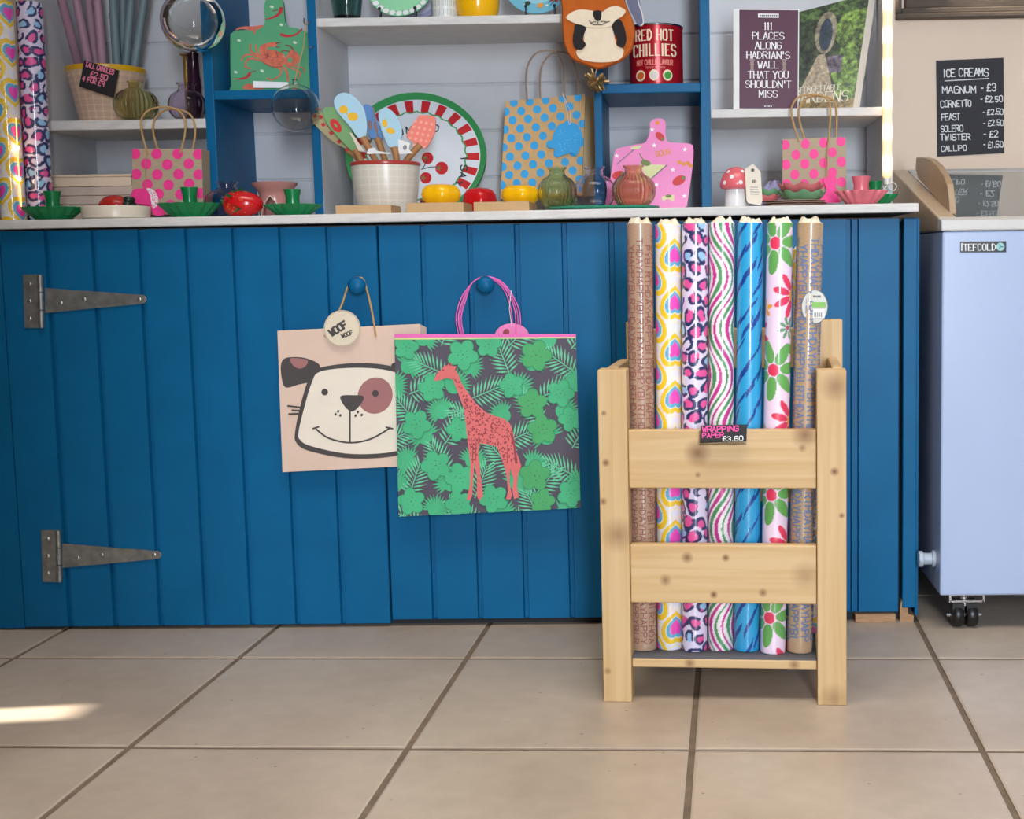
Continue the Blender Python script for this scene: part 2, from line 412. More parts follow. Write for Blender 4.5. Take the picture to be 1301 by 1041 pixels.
# ------------------------------------------------------------------ base cabinet
PLK = 0.09669; X0 = -1.31653
def boards(name, xa, xb, grooves, z0, z1, yf, parent, th=0.020, gw=0.0060, gd=0.0105):
    """a painted tongue-and-groove panel with V grooves at the given x"""
    prof = [(xa, yf + 0.0015), (xa + 0.0015, yf)]
    for g in sorted(grooves):
        if xa + 0.01 < g < xb - 0.01: prof += [(g - gw, yf), (g - gw * 0.72, yf + gd), (g + gw * 0.72, yf + gd), (g + gw, yf)]
    prof += [(xb - 0.0015, yf), (xb, yf + 0.0015)]
    n = len(prof); vs = []
    for z in (z0, z1): vs += [(x, y, z) for x, y in prof]
    fs = [(i, i + 1, n + i + 1, n + i) for i in range(n - 1)]
    mb = MB(); mb.add(vs, fs)
    yb = yf + th
    mb.add([(xa, yf + .0015, z0), (xb, yf + .0015, z0), (xb, yb, z0), (xa, yb, z0), (xa, yf + .0015, z1), (xb, yf + .0015, z1), (xb, yb, z1), (xa, yb, z1)],
           [(0, 3, 2, 1), (4, 5, 6, 7), (1, 2, 6, 5), (2, 3, 7, 6), (3, 0, 4, 7)])
    return mb.build(name, BLUE, parent, fix=False)
GRV = [X0 + i * PLK for i in range(-5, 20)]
cab = thing('base_cabinet', 'long blue tongue and groove base cabinet under the white worktop', 'cabinet', (-0.5, 0.0, 0.0))
ZT = 0.8395
xd0 = at(31.5, 790, 0)[0] ; xd1 = X0 + 7.35 * PLK
xd1 = at(494, 700, 0)[0]
xr = at(1168.5, 500, 0)[0]
xp = X0 + 17.15 * PLK; xq = X0 + 18.15 * PLK
XL = -1.70
boards('end_panel', XL, xd0 - 0.003, GRV, 0.004, ZT, 0.004, cab)
dl = boards('door', xd0, xd1 - 0.002, GRV, 0.008, ZT, 0.0, cab)
xe = X0 + 15.0 * PLK + 0.03
dr = boards('door', xd1 + 0.002, xe, GRV, 0.016, ZT, 0.0, cab)
boards('fixed_panel', xe + 0.003, xq - 0.008, GRV + [xp], 0.022, ZT, 0.001, cab)
post = MB(); post.box((xq + 0.0, -0.001, 0.03), (xr - 0.006, 0.03, ZT)); post.box((xr - 0.0075, 0.006, 0.012), (xr, 0.45, ZT))
post.build('corner_post', BLUE, cab, bevel=0.002)
MB().box((XL, 0.028, 0.03), (xr - 0.01, 0.50, ZT - 0.02)).build('carcass', mat('dark_carcass', (16, 22, 30), 0.8), cab)
rp = MB(); rp.box((XL, 0.012, ZT + 0.0002), (xr - 0.004, 0.05, ZT + 0.0024)); rp.build('top_rail', DARKW, cab)
MB().box((XL, 0.024, 0.0), (xr - 0.012, 0.04, 0.03)).build('plinth', mat('dark_plinth', (40, 42, 46), 0.8), cab)
# plywood scraps at the broken right-hand foot
pw = mat('raw_plywood', (176, 138, 104), 0.8, 0.25, 30, stretch=(1, 1, 14))
a = at(1086, 796, 0.006); b = at(1137, 788, 0.006)
wd_ = MB().box((a[0], -0.004, 0.0), (b[0], 0.026, 0.017)).build('foot_wedge', pw, cab, bevel=0.001); tag(wd_, 'raw plywood wedge under the right end')
a = at(1143, 797, 0.0); b = at(1154, 764, 0.0)
sp = MB(); sp.prism([(a[0] + .001, 0.003, 0.0), (b[0] + .012, 0.003, 0.0), (b[0] + .012, .003, .012), (b[0] + .001, 0.003, 0.014), (b[0] - .002, 0.003, b[2] - .004), (a[0] + .004, 0.003, b[2]), (a[0] + .001, .003, b[2] - .015)],
                    [(a[0] + .001, 0.03, 0.0), (b[0] + .012, 0.03, 0.0), (b[0] + .012, .03, .012), (b[0] + .001, 0.03, 0.014), (b[0] - .002, 0.03, b[2] - .004), (a[0] + .004, 0.03, b[2]), (a[0] + .001, .03, b[2] - .015)])
tag(sp.build('bare_timber', pw, cab), 'splintered bare timber at the foot of the corner post')
# strap hinges: (crop of the photo) plate box, strap triangle
def hinge(pl, st, sy, parent=None):
    parent = cab
    P = Pl(-0.004); h = None
    mb = MB(); mb.slab(Pl(-0.0035), [(pl[0], pl[1]), (pl[2], pl[1]), (pl[2] + 2, pl[3]), (pl[0] + 2, pl[3])], 0.0035)
    h = mb.build('hinge', GALV, parent, bevel=0.0006)
    kx = pl[2] - 1; mb = MB()
    for i in range(3):
        t0, t1 = i / 3 + .01, (i + 1) / 3 - .01
        q0 = at(kx + 2 * t0, pl[1] + (pl[3] - pl[1]) * t0, -0.005); q1 = at(kx + 2 * t1, pl[1] + (pl[3] - pl[1]) * t1, -0.005)
        mb.tube([q0, q1], 0.0058, n=12)
    mb.build('knuckle', GALV, h, smooth=True)
    mb = MB(); cyl = sy
    (xa, xb, ya, yb, yc, hw) = st
    mb.slab(Pl(-0.0036), [(xa, ya), (xb - 3, yc - hw), (xb, yc - hw * .6), (xb + 1, yc), (xb, yc + hw * .6), (xb - 3, yc + hw), (xa, yb)], 0.0036)
    mb.build('strap', GALV, h, bevel=0.0006)
    sc = [((pl[0] + pl[2]) / 2 - 3, pl[1] + (pl[3] - pl[1]) * t) for t in (.17, .5, .83)] + [(xa + 20, (ya + yb) / 2 + 3), (xa + 50, yc), (xb - 8, yc)]
    for u, v in sc:
        q = at(u, v, -0.0038); mb = MB(); mb.ball(q, 0.0045, n=12, sy=0.35)
        mb.build('screw', mat('screw_steel', (190, 192, 190), 0.3, 0.1, metal=0.9), h, smooth=True)
hinge((29, 349, 52, 417), (57, 185, 366, 398, 380.5, 5.5), 0, dl)
hinge((52, 674, 75, 740), (79, 204, 691, 722, 705.5, 5), 0, dl)
def knob(u, v, parent):
    q = at(u, v, -0.022); mb = MB()
    R = Matrix.Rotation(PI / 2, 3, 'X')
    mb.lathe((q[0], 0.0, q[2]), [(0.009, 0.0), (0.0085, 0.008), (0.0105, 0.012), (0.0155, 0.017), (0.0182, 0.024), (0.0175, 0.031), (0.012, 0.037), (0.005, 0.0395), (0, 0.04)], n=28, rot=R)
    mb.build('knob', BLUE, parent, smooth=True)
knob(454, 363, dl); knob(617, 362, dr)
wt = MB()
xa, xb = XL, 0.4655
def wtb(x): return ZT + 0.0075 + (ZC(x) - ZC(-0.5)) * 1.0
wt.add([(xa, -0.02, wtb(xa)), (xb, -0.02, wtb(xb)), (xb, 0.60, wtb(xb)), (xa, 0.60, wtb(xa)), (xa, -0.02, ZC(xa)), (xb, -0.02, ZC(xb)), (xb, 0.60, ZC(xb)), (xa, 0.60, ZC(xa))],
       [(0, 3, 2, 1), (4, 5, 6, 7), (0, 1, 5, 4), (1, 2, 6, 5), (2, 3, 7, 6), (3, 0, 4, 7)])
tag(wt.build('worktop', WHITEP, base=(-0.6, 0.2, wtb(-0.6)), bevel=0.0025), 'long white painted worktop with worn front edge on the blue cabinet', 'worktop')

# ------------------------------------------------------------------ shelf hutch
YH, YB = 0.18, 0.43
hut = thing('shelf_unit', 'grey and blue painted open shelf unit standing on the white worktop', 'shelf unit', (-0.5, 0.3, ZC(-0.5)))
ZTOP = 1.62
def up(u, v, th, mats, faces, name='upright', zt=ZTOP):
    x = at(u, v, YH)[0]; mb = MB(); mb.box((x - th / 2, YH, ZC(x) + .0003), (x + th / 2, YB, zt), 0, faces=faces)
    mb.build(name, mats, hut, bevel=0.0015); return x
xU0 = up(47, 150, 0.020, [GREY], {})
xU1 = up(267, 150, 0.021, [BLUE], {})
xU2 = up(399.5, 110, 0.020, [BLUE, GREY], {'x+': 1})
xU3 = up(761, 190, 0.017, [BLUE, GREY], {'x-': 1})
xU4 = up(896.5, 130, 0.022, [BLUE, GREY], {'x+': 1})
xU5 = up(1128, 140, 0.022, [GREY], {})
def shelf(xa, xb, ut, v0, v1, m, th=None, yf=YH):
    z1 = at(ut, v0, yf)[2]; z0 = at(ut, v1, yf)[2]
    MB().box((xa, yf, z0), (xb, YB, z1)).build('shelf', m, hut, bevel=0.002); return z1
ZS1 = shelf(xU0 + .01, xU1 - .0105, 160, 152, 164.5, WHITEP)
ZS2 = shelf(xU1 + .0105, xU2 - .010, 330, 114, 126, BLUE)
ZS3 = shelf(xU2 + .010, xU3 - .0085, 560, 20.5, 31.5, WHITEP)
ZS4 = shelf(xU3 + .0085, xU4 - .011, 830, 106, 118, BLUE, yf=YH - .001)
ZS5 = shelf(xU4 + .011, xU5 - .011, 1010, 137.5, 148.5, WHITEP)
bp = MB(); zg = [at(600, v, YB)[2] for v in (225, 166, 107, 48, -11, -70, -129)]; zs = [ZC(0.47) + .0005] + zg + [ZTOP]
pr = []
for i in range(len(zs) - 1):
    a, b = zs[i], zs[i + 1]
    pr += [(YB + 0.004, a + 0.0003), (YB, a + 0.004), (YB, b - 0.004), (YB + 0.004, b - 0.0003)]
for i in range(len(pr) - 1):
    (ya, za), (yb, zb) = pr[i], pr[i + 1]
    bp.add([(xU0 - .01, ya, za), (xU5 + .011, ya, za), (xU5 + .011, yb, zb), (xU0 - .01, yb, zb)], [(0, 1, 2, 3)])
bp.box((xU0 - .01, YB + 0.0045, zs[0]), (xU5 + .011, YB + 0.014, ZTOP))
bp.build('back_panel', GREY, hut, fix=False)

# ------------------------------------------------------------------ chest freezer
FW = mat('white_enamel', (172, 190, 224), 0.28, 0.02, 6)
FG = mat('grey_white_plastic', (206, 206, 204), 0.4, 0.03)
TAN = mat('rope_lit_trim', (196, 176, 150), 0.3, 0.05)  # warm tint of the rope light painted into the side rails
DK = mat('dark_void', (22, 24, 28), 0.7)
fz = thing('chest_freezer', 'white wheeled chest freezer with sloping glass lid beside the blue cabinet', 'freezer', (0.8, 0.2, 0.0))
YF, YK = -0.075, 0.535
xf = at(1196, 500, YF)[0]; xg = xf + 0.72
zb = at(1230, 757, YF)[2]; zl = at(1240, 293, YF)[2]; zt = at(1240, 279, YF)[2]
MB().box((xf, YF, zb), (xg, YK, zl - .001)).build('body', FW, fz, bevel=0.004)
# sloping rim: front lip, two side rails, rear rail (open in the middle)
zr = at(1250, 214, YK)[2]
def zslope(y): return zt + (zr - zt) * (y - YF) / (YK - YF)
rim = MB(); e = 0.003
def wedge(x0, x1, y0, y1, m=0, hh=0.0):
    rim.add([(x0, y0, zl), (x1, y0, zl), (x1, y1, zl), (x0, y1, zl), (x0, y0, zslope(y0) + hh), (x1, y0, zslope(y0) + hh), (x1, y1, zslope(y1) + hh), (x0, y1, zslope(y1) + hh)],
            [(0, 3, 2, 1), (4, 5, 6, 7), (0, 1, 5, 4), (1, 2, 6, 5), (2, 3, 7, 6), (3, 0, 4, 7)], m)
wedge(xf - e, xg + e, YF - e, YF + 0.03)
rim.build('front_lip', FG, fz, bevel=0.003)
for (p, q) in ((xf - e, xf + 0.034), (xg - 0.034, xg + e)):
    rim = MB(); wedge(p, q, YF + 0.031, YK, 0); rim.build('side_rail', TAN, fz, bevel=0.004)
rim = MB(); wedge(xf + 0.035, xg - 0.035, YK - 0.035, YK); rim.build('rear_rail', FG, fz, bevel=0.003)
# inner liner and basket
ln = MB()
ln.box((xf + 0.035, YF + 0.031, zl - 0.06), (xg - 0.035, YK - 0.036, zl - 0.05))
ln.build('liner', mat('frosty_liner', (224, 228, 228), 0.5), fz)
bk = MB()
for i in range(13):
    x = xf + 0.06 + i * (xg - xf - 0.12) / 12; bk.tube([(x, YF + 0.06, zl - 0.02), (x, YK - 0.08, zl + 0.03)], 0.0018, n=6)
for j in range(5):
    y = YF + 0.07 + j * 0.11; z = zl - 0.02 + 0.05 * (y - YF - .06) / .47; bk.tube([(xf + 0.05, y, z), (xg - 0.05, y, z)], 0.0024, n=6)
bk.build('basket', mat('basket_wire', (180, 184, 184), 0.4), fz, smooth=True)
gl = MB(); y0, y1 = YF + 0.034, YK - 0.034
gl.add([(xf + .036, y0, zslope(y0) - .006), (xg - .036, y0, zslope(y0) - .006), (xg - .036, y1, zslope(y1) - .006), (xf + .036, y1, zslope(y1) - .006),
        (xf + .036, y0, zslope(y0) - .002), (xg - .036, y0, zslope(y0) - .002), (xg - .036, y1, zslope(y1) - .002), (xf + .036, y1, zslope(y1) - .002)],
       [(0, 3, 2, 1), (4, 5, 6, 7), (0, 1, 5, 4), (1, 2, 6, 5), (2, 3, 7, 6), (3, 0, 4, 7)])
gl.build('glass_lid', glass('lid_glass', (240, 244, 242), 0.0, 1.22), fz)
# curved end cap of the sliding lid
xc = xf + 0.030
cap = [(1164, 200), (1174, 200), (1181, 202), (1190, 210), (1198, 222), (1203, 234), (1205, 250), (1207, 272), (1203, 268), (1166, 226), (1163, 215)]
pts = [at_x(u, v, xc) for u, v in cap]
MB().prism(pts, [p + np.array([0.014, 0, 0]) for p in pts]).build('lid_end_cap', mat('rope_lit_cap', (172, 146, 116), 0.3, 0.05), fz, bevel=0.002)  # tan rope-light reflection is put into the cap's colour
# badge
P = Pl(YF - 0.0012); bd = MB(); bd.slab(P, [(1220, 307), (1278.5, 306.5), (1278.5, 320.5), (1220, 321)], 0.0012, 0)
for q in text('TEFCOLD', 1224.5, 318.5, 8.2, 4.4, 0.36, -0.01, 0.12, serif=True): bd.sheet(P, q, 0.0003, 1)
bd.sheet(P, [(1221.2, 309), (1222.6, 309), (1222.6, 319), (1221.2, 319)], 0.0003, 1)
bd.sheet(P, ell(1271, 313.6, 5.2, 5.2), 0.0003, 2)
for k in range(3): bd.sheet(P, ell(1271 + 1.6 * math.cos(k * 2.1), 313.6 + 1.6 * math.sin(k * 2.1), 2.6, 0.7, k * 2.1), 0.0006, 3)
bd.build('badge', [mat('badge_navy', (24, 28, 34), 0.3), WHT, mat('badge_aqua', (150, 200, 200), 0.4), mat('badge_teal', (60, 120, 130), 0.4)], fz, fix=False)
# drain plug on the left side
q = at(1177, 699, 0.10); R = Matrix.Rotation(-PI / 2, 3, 'Y'); dp = MB()
dp.lathe((xf, -0.02, q[2] + .01), [(0.017, 0.0), (0.017, 0.006), (0.0125, 0.008), (0.0125, 0.024), (0.0165, 0.026), (0.0165, 0.034), (0, 0.0345)], n=20, rot=R)
dp.build('drain_plug', mat('plug_plastic', (176, 190, 206), 0.35), fz, smooth=True)
# castors
def castor(x, y, parent):
    z1 = zb; c = MB()
    c.box((x - .034, y - .03, z1 - .004), (x + .034, y + .03, z1)); c.box((x - .034, y - .031, z1 - .018), (x + .034, y - .027, z1 - .014))
    for s in (-1, 1): c.box((x + s * .034 - .002, y - .031, z1 - .018), (x + s * .034 + .002, y - .027, z1))
    c.lathe((x, y, 0.046), [(0.016, 0.0), (0.016, 0.006), (0.009, 0.008), (0.009, z1 - .046 - .004)], n=20)
    c.tube([(x - .036, y - .004, 0.024), (x + .036, y - .004, 0.024)], 0.004, n=8)
    cs = c.build('castor', CHROME, parent, smooth=True)
    w = MB(); R = Matrix.Rotation(PI / 2, 3, 'Y')
    for s in (-1, 1):
        w.lathe((x + s * .0145 - .0125, y - .004, 0.0255), [(0.012, 0), (0.022, .0015), (0.0252, .006), (0.0252, .019), (0.022, .0235), (0.012, .025)], n=28, rot=R)
        w.box((x + s * .0145 - .012, y - .022, 0.030), (x + s * .0145 + .012, y + .022, 0.052))
    w.build('wheel', mat('black_rubber', (18, 18, 20), 0.35), cs, smooth=True)
castor(at(1224, 790, YF + 0.045)[0], YF + 0.045, fz); castor(xg - 0.06, YF + 0.045, fz); castor(xf + 0.06, YK - 0.06, fz); castor(xg - 0.06, YK - 0.06, fz)

# ------------------------------------------------------------------ things on the back wall
P = Pl(YW - 0.004); bo = MB()
bo.slab(P, [(1189.5, 77), (1275, 73.5), (1276, 194.5), (1191, 199)], 0.003, 0)
rr = random.Random(3)
def wr(s, u, v, h, w, ang=-0.03, al='l', gap=0.3): 
    for q in text(s, u, v, h, w, gap, ang, 0.145, jit=0.06, rnd=rr, align=al): bo.sheet(P, q, 0.0005, 1)
wr('ICE CREAMS', 1199, 98, 9.5, 4.9)
bo.sheet(P, [(1200, 102.4), (1256, 99.2), (1256, 100.4), (1200, 103.5)], 0.0005, 1)
wr('MAGNUM', 1197.5, 119, 8.5, 5.6); wr('- £3', 1247, 116.5, 9, 4.6)
wr('CORNETTO', 1195, 136.5, 8, 3.9); wr('- £2.50', 1246, 130, 7.5, 3.8)
wr('FEAST', 1196, 153, 8, 3.8); wr('- £2.50', 1249, 146, 7, 3.6)
wr('SOLERO', 1195, 167.5, 7.5, 3.8); wr('- £2.50', 1250, 160, 7, 3.5)
wr('TWISTER', 1195, 178.5, 7.5, 4.6); wr('- £2', 1250, 175, 8, 4.6)
wr('CALLIPO', 1196, 192.5, 7, 3.9); wr('- £1.60', 1250, 188, 7.5, 3.7)
tag(bo.build('price_board', [mat('chalkboard', (50, 48, 54), 0.7, 0.12, 14), WHT], fix=False), 'black handwritten ice cream price board on the pink wall above the freezer', 'price board')
fr = MB(); FRM = mat('weathered_dark_wood', (98, 84, 72), 0.75, 0.3, 10, bump=0.3, stretch=(1, 8, 8))
fo = thing('picture_frame', 'dark weathered moulded wood picture frame on the wall above the price board', 'frame', tuple(at(1220, 15, YW - 0.02)))
zf0 = at(1220, 22, YW - .03)[2]; xfr = at(1140, 10, YW - .03)[0]
def mould(name, a, b): MB().box(a, b).build(name, FRM, fo, bevel=0.003)
xe2 = xfr + 0.55
mould('bottom_rail', (xfr, YW - .032, zf0), (xe2, YW, zf0 + .012)); mould('inner_moulding', (xfr + .012, YW - .024, zf0 + .0125), (xe2 - .012, YW, zf0 + .026)); mould('slip', (xfr + .022, YW - .016, zf0 + .0265), (xe2 - .022, YW, zf0 + .05))
mould('side_rail', (xfr, YW - .032, zf0 + .0125), (xfr + .011, YW, zf0 + .50)); mould('side_rail', (xe2 - .011, YW - .032, zf0 + .0125), (xe2, YW, zf0 + .50)); mould('top_rail', (xfr, YW - .032, zf0 + .5005), (xe2, YW, zf0 + .513))
MB().box((xfr + .0115, YW - .008, zf0 + .0505), (xe2 - .0115, YW, zf0 + .5)).build('panel', mat('frame_panel', (120, 108, 94), 0.7, .2), fo)
# rope light down the right end of the shelf unit
rl = thing('rope_light', 'glowing warm white rope light hanging down the right end of the shelves', 'rope light', tuple(at(1127, 228, YH - 0.014)))
yr = YH - 0.012; xr0 = at(1127, 120, yr)[0]
ztop = at(1127, -60, yr)[2]; zbt = at(1127, 226, yr)[2]
zl0, zl1 = at(1127, 208, yr)[2], at(1127, 4, yr)[2]; per = (zl1 - zl0) / 5
ropem = bpy.data.materials.new('lit_rope_sleeve'); ropem.use_nodes = True; nt = ropem.node_tree; N = nt.nodes; K = nt.links; bs = N['Principled BSDF']
tc = N.new('ShaderNodeTexCoord'); sx = N.new('ShaderNodeSeparateXYZ'); K.new(tc.outputs['Object'], sx.inputs[0])
def mth(op, x, y=0.0):
    n = N.new('ShaderNodeMath'); n.operation = op
    for i_, q in enumerate((x, y)):
        if isinstance(q, (int, float)): n.inputs[i_].default_value = q
        else: K.new(q, n.inputs[i_])
    return n.outputs[0]
ph = mth('COSINE', mth('MULTIPLY', mth('SUBTRACT', sx.outputs['Z'], zl0 - rl.location.z), 2 * PI / per))
pk_ = mth('POWER', mth('MULTIPLY', mth('ADD', ph, 1.0), 0.5), 3.0)
crp = N.new('ShaderNodeValToRGB'); e_ = crp.color_ramp.elements; e_[0].color = (1.0, 0.50, 0.17, 1); e_[1].color = (1.0, 0.80, 0.46, 1); K.new(pk_, crp.inputs[0])
K.new(crp.outputs[0], bs.inputs['Emission Color']); K.new(mth('ADD', mth('MULTIPLY', pk_, 7.0), 1.25), bs.inputs['Emission Strength'])
bs.inputs['Base Color'].default_value = (.8, .7, .55, 1)
MB().lathe((xr0, yr, zbt), [(0.0055, 0), (0.0095, 0.004), (0.0095, ztop - zbt)], n=20).build('tube', ropem, rl, smooth=True)
MB().lathe((xr0, yr, zbt - .016), [(0.003, 0), (0.007, 0.002), (0.007, .0155)], n=16).build('end_plug', mat('clear_plug', (226, 220, 210), 0.3), rl, smooth=True)
bulb = mat('lit_led', (255, 240, 210), 0.4, emit=((255, 216, 160), 48.0))
for v in (-37, 4, 45, 86.5, 127, 168, 208):
    MB().ball((xr0, yr, at(1127, v, yr)[2]), 0.0085, n=14, sz=1.9).build('led', bulb, rl, smooth=True)
MB().tube(curve([(xr0, yr, zbt - .015), (xr0 + .004, yr - .002, zbt - .022), (xr0 + .014, yr - .006, zbt - .028), (xr0 + .020, yr - .006, zbt - .018), (xr0 + .010, yr - .003, zbt - .010), (xr0 - .006, yr - .004, zbt - .022), (xr0 - .014, yr, zbt - .034)], 5), .0011, n=8).build('clear_cable', mat('clear_plug', (226, 220, 210), 0.3), rl, smooth=True)
# ------------------------------------------------------------------ pine rack with wrapping paper
RX, RY = -0.1568, -0.4631; RYAW = math.radians(-4.2)
rack = thing('paper_rack', 'slatted pine rack holding wrapping paper rolls in front of the blue cabinet', 'rack', (RX, RY, 0), rotz=RYAW)
RW, RD = 0.4185, 0.30
zf = at(784, 470, RY)[2]; zbk = at(1055, 405, -0.19)[2]
def rb(a, b, name, axis, knots=(), bev=0.0018):
    a = (RX + a[0], RY + a[1], a[2]); b = (RX + b[0], RY + b[1], b[2])
    kn = tuple(knots)
    m = pine('pine_%s_%d' % (name, len(MATS)), axis, kn)
    return MB().box(a, b).build(name, m, rack, bevel=bev)
def zr_(v): return at(920, v, RY)[2]
pw_ = 0.0492; 
rb((0, 0, 0), (pw_, 0.044, zf), 'front_post', 2, [(0.030, 0, 0.295, 0.034, .55), (.012, 0, .42, .008, .9), (.006, 0, .353, .008, .8), (.010, 0, .505, .006, .8), (.008, 0, .055, .008, .6)])
rb((RW - pw_, 0, 0), (RW, 0.044, zf - 0.003), 'front_post', 2, [(RW - .018, 0, zf - .03, .03, .6), (RW - .02, 0, .405, .009, .95), (RW - .008, 0, .33, .006, .9), (RW - .022, 0, .012, .03, .5)])
def rail(v0, v1, kn, yo=0.010):
    return rb((pw_ + .0005, yo, zr_(v1)), (RW - pw_ - .0005, yo + .020, zr_(v0)), 'front_rail', 0, kn)
z1, z2 = zr_(575), zr_(720)
r1 = rail(546, 620, [(.168, .01, z1, .026, .8), (.35, .01, zr_(552), .026, .75), (.168, .01, zr_(603), .006, .7), (.345, .01, zr_(569), .008, .6)])
r2 = rail(692, 766, [(.148, .01, zr_(708), .012, .8), (.214, .01, zr_(708), .008, .95), (.11, .01, zr_(737), .012, .7), (.193, .01, zr_(755), .008, 1), (.277, .01, zr_(752), .009, .8), (.35, .01, zr_(730), .03, .4)])
ZSH = at(920, 838, RY - .01)[2]; zs0 = at(920, 851, RY - .01)[2]
rb((pw_ + .0005, 0.012, zs0), (RW - pw_ - .0005, RD - .012, ZSH - .003), 'base_shelf', 0, [(.15, .012, zs0 + .008, .012, .7), (.33, .012, zs0 + .008, .012, .7)])
MB().box((RX + pw_ + .0005, RY + .014, ZSH - .0029), (RX + RW - pw_ - .0005, RY + RD - .045, ZSH)).build('grey_mat', mat('grey_rubber', (92, 92, 98), 0.8, 0.1), rack)
off = 0.018
rb((off, RD - .040, 0), (off + .048, RD, zbk), 'back_post', 2)
rb((RW - .046, RD - .040, 0), (RW + .006, RD, zbk), 'back_post', 2, [(RW - .02, RD - .04, zbk - .2, .02, .5)])
for x in (0.004, RW - .024):
    rb((x + .002, .045, zf - .075), (x + .020, RD - .041, zf - .002), 'side_rail', 1)
    rb((x + .002, .045, .19), (x + .020, RD - .041, .26), 'side_rail', 1)
for z in (zbk - .09, .30, .12):
    rb((off + .049, RD - .030, z), (RW - .0475, RD - .012, z + .075), 'back_rail', 0)
# price card on the top rail
card = thing('price_card', 'black wrapping paper price card on the top rail of the pine rack', 'price card', tuple(at(919, 563, RY - 0.006)))
P = Pl(-0.482, 0.0); cm = MB()
pc = [(890, 541), (949, 539.5), (948.5, 561), (889, 563)]
cm.slab(P, pc, 0.0012, 0); rr = random.Random(5)
for q in text('WRAPPING', 892.5, 549.2, 6.6, 4.9, .28, -.03, .2, jit=.04, rnd=rr): cm.sheet(P, q, .0004, 1)
for q in text('PAPER', 892.5, 556.2, 5.6, 4.4, .28, -.02, .2, jit=.04, rnd=rr): cm.sheet(P, q, .0004, 1)
for q in text('£3.60', 918, 560.6, 5.6, 4.6, .3, -.03, .2, jit=.04, rnd=rr): cm.sheet(P, q, .0004, 2)
cm.build('card', [BLK, NPINK, WHT], card, fix=False)
sl = MB(); sl.slab(Pl(-0.4865), [(889, 560.5), (948.5, 558.8), (948.5, 563.2), (889, 565)], 0.001)
sl.box((at(889, 563, -.48)[0], -0.4865, at(919, 564.3, -.48)[2]), (at(948, 563, -.48)[0], -0.466, at(919, 563.6, -.48)[2]))
sl.build('clear_holder', glass('clear_plastic', (240, 240, 240), 0.08, 1.2), card, fix=False)

# patterned paper rolls: the print is a function of (distance round the roll, height), stored on a fine mesh
def cl(rgb): return np.array(L3(rgb))
def blend(img, mask, rgb): img[mask] = cl(rgb)
def hearts(U, V, flip):
    img = np.tile(cl((236, 236, 250)), U.shape + (1,)); du, dv = 0.042, 0.0815
    best = np.full(U.shape, 9.0)
    for i in range(-4, 5):
        for j in range(-2, 13):
            x = (U - i * du) / 0.017; y = (V - (j + (i % 2) * .5) * dv) / 0.017
            if flip: y = -y
            best = np.minimum(best, np.sqrt(x * x + (y * 1.0 - 0.62 * np.sqrt(np.abs(x) + .01) + .25) ** 2))
    blend(img, best < 1.62, (248, 206, 40)); blend(img, best < 1.14, (250, 240, 238)); blend(img, best < 1.05, (96, 180, 218)); blend(img, best < 0.70, (246, 80, 190))
    blend(img, (best > 1.86) & (best < 2.05), (250, 236, 200))
    return img
def leopard(U, V, seed=1):
    rn = np.random.RandomState(seed); img = np.tile(cl((232, 222, 248)), U.shape + (1,)); g = 0.027
    for j in range(-1, 32):
        for i in range(-3, 4):
            cx = (i + .5 * (j % 2)) * g + rn.uniform(-.004, .004); cy = j * g * .95 + rn.uniform(-.004, .004)
            R = rn.uniform(.0110, .0142); a0 = rn.uniform(0, 6.3); a1 = rn.uniform(0, 6.3); sq = rn.uniform(.75, 1.2); big = rn.rand()
            near = (np.abs(U - cx) < .02) & (np.abs(V - cy) < .02)
            x, y = (U[near] - cx) * sq, V[near] - cy
            th = np.arctan2(y, x); d = np.hypot(x, y) / (R * (1 + .15 * np.sin(2 * th + a1) + .08 * np.sin(3 * th + a0)))
            gap = (np.cos(th - a0) > .84)
            sub = img[near]
            core = cl((240, 90, 165)) if big < .62 else cl((160, 205, 245)) if big < .9 else cl((232, 222, 248))
            sub[d < .60] = core; sub[(d >= .54) & (d < 1.0) & ~gap] = cl((44, 52, 104)); sub[(d >= .55) & (d < .8) & gap] = core
            img[near] = sub
    for k in range(46):
        cx, cy = rn.uniform(-.075, .075), rn.uniform(0, .82); near = np.hypot(U - cx, V - cy) < .0025; img[near] = cl((236, 80, 170))
    return img
def zebra(U, V):
    img = np.tile(cl((248, 240, 246)), U.shape + (1,))
    ph = (U + 0.021 * np.sin(V * 2 * PI / .175) + 0.006 * np.sin(V * 2 * PI / .41 + 1)) / 0.0115
    fr_ = ph - np.floor(ph); k = np.floor(ph).astype(int)
    w = .25 + .10 * np.sin(V * 40 + k * 1.7)
    on = np.abs(fr_ - .5) < w
    blend(img, on & (k % 2 == 0), (206, 54, 146)); blend(img, on & (k % 2 != 0), (78, 152, 92))
    return img
def tiger(U, V):
    rn = np.random.RandomState(4); img = np.tile(cl((46, 168, 224)), U.shape + (1,))
    for j in range(-1, 34):
        for i in range(-2, 3):
            cx = i * .034 + (j % 2) * .017 + rn.uniform(-.006, .006); cy = j * .0255 + rn.uniform(-.006, .006); L = rn.uniform(.018, .034); wd2 = rn.uniform(.0018, .0042)
            t = 1.12 + rn.uniform(-.12, .12); x, y = U - cx, V - cy
            a = (x * math.cos(t) + y * math.sin(t)) / L; b = (-x * math.sin(t) + y * math.cos(t) + .0016 * np.sin(a * 3.0)) / wd2
            blend(img, np.abs(b) < (1 - a * a) , (26, 66, 150))
    return img
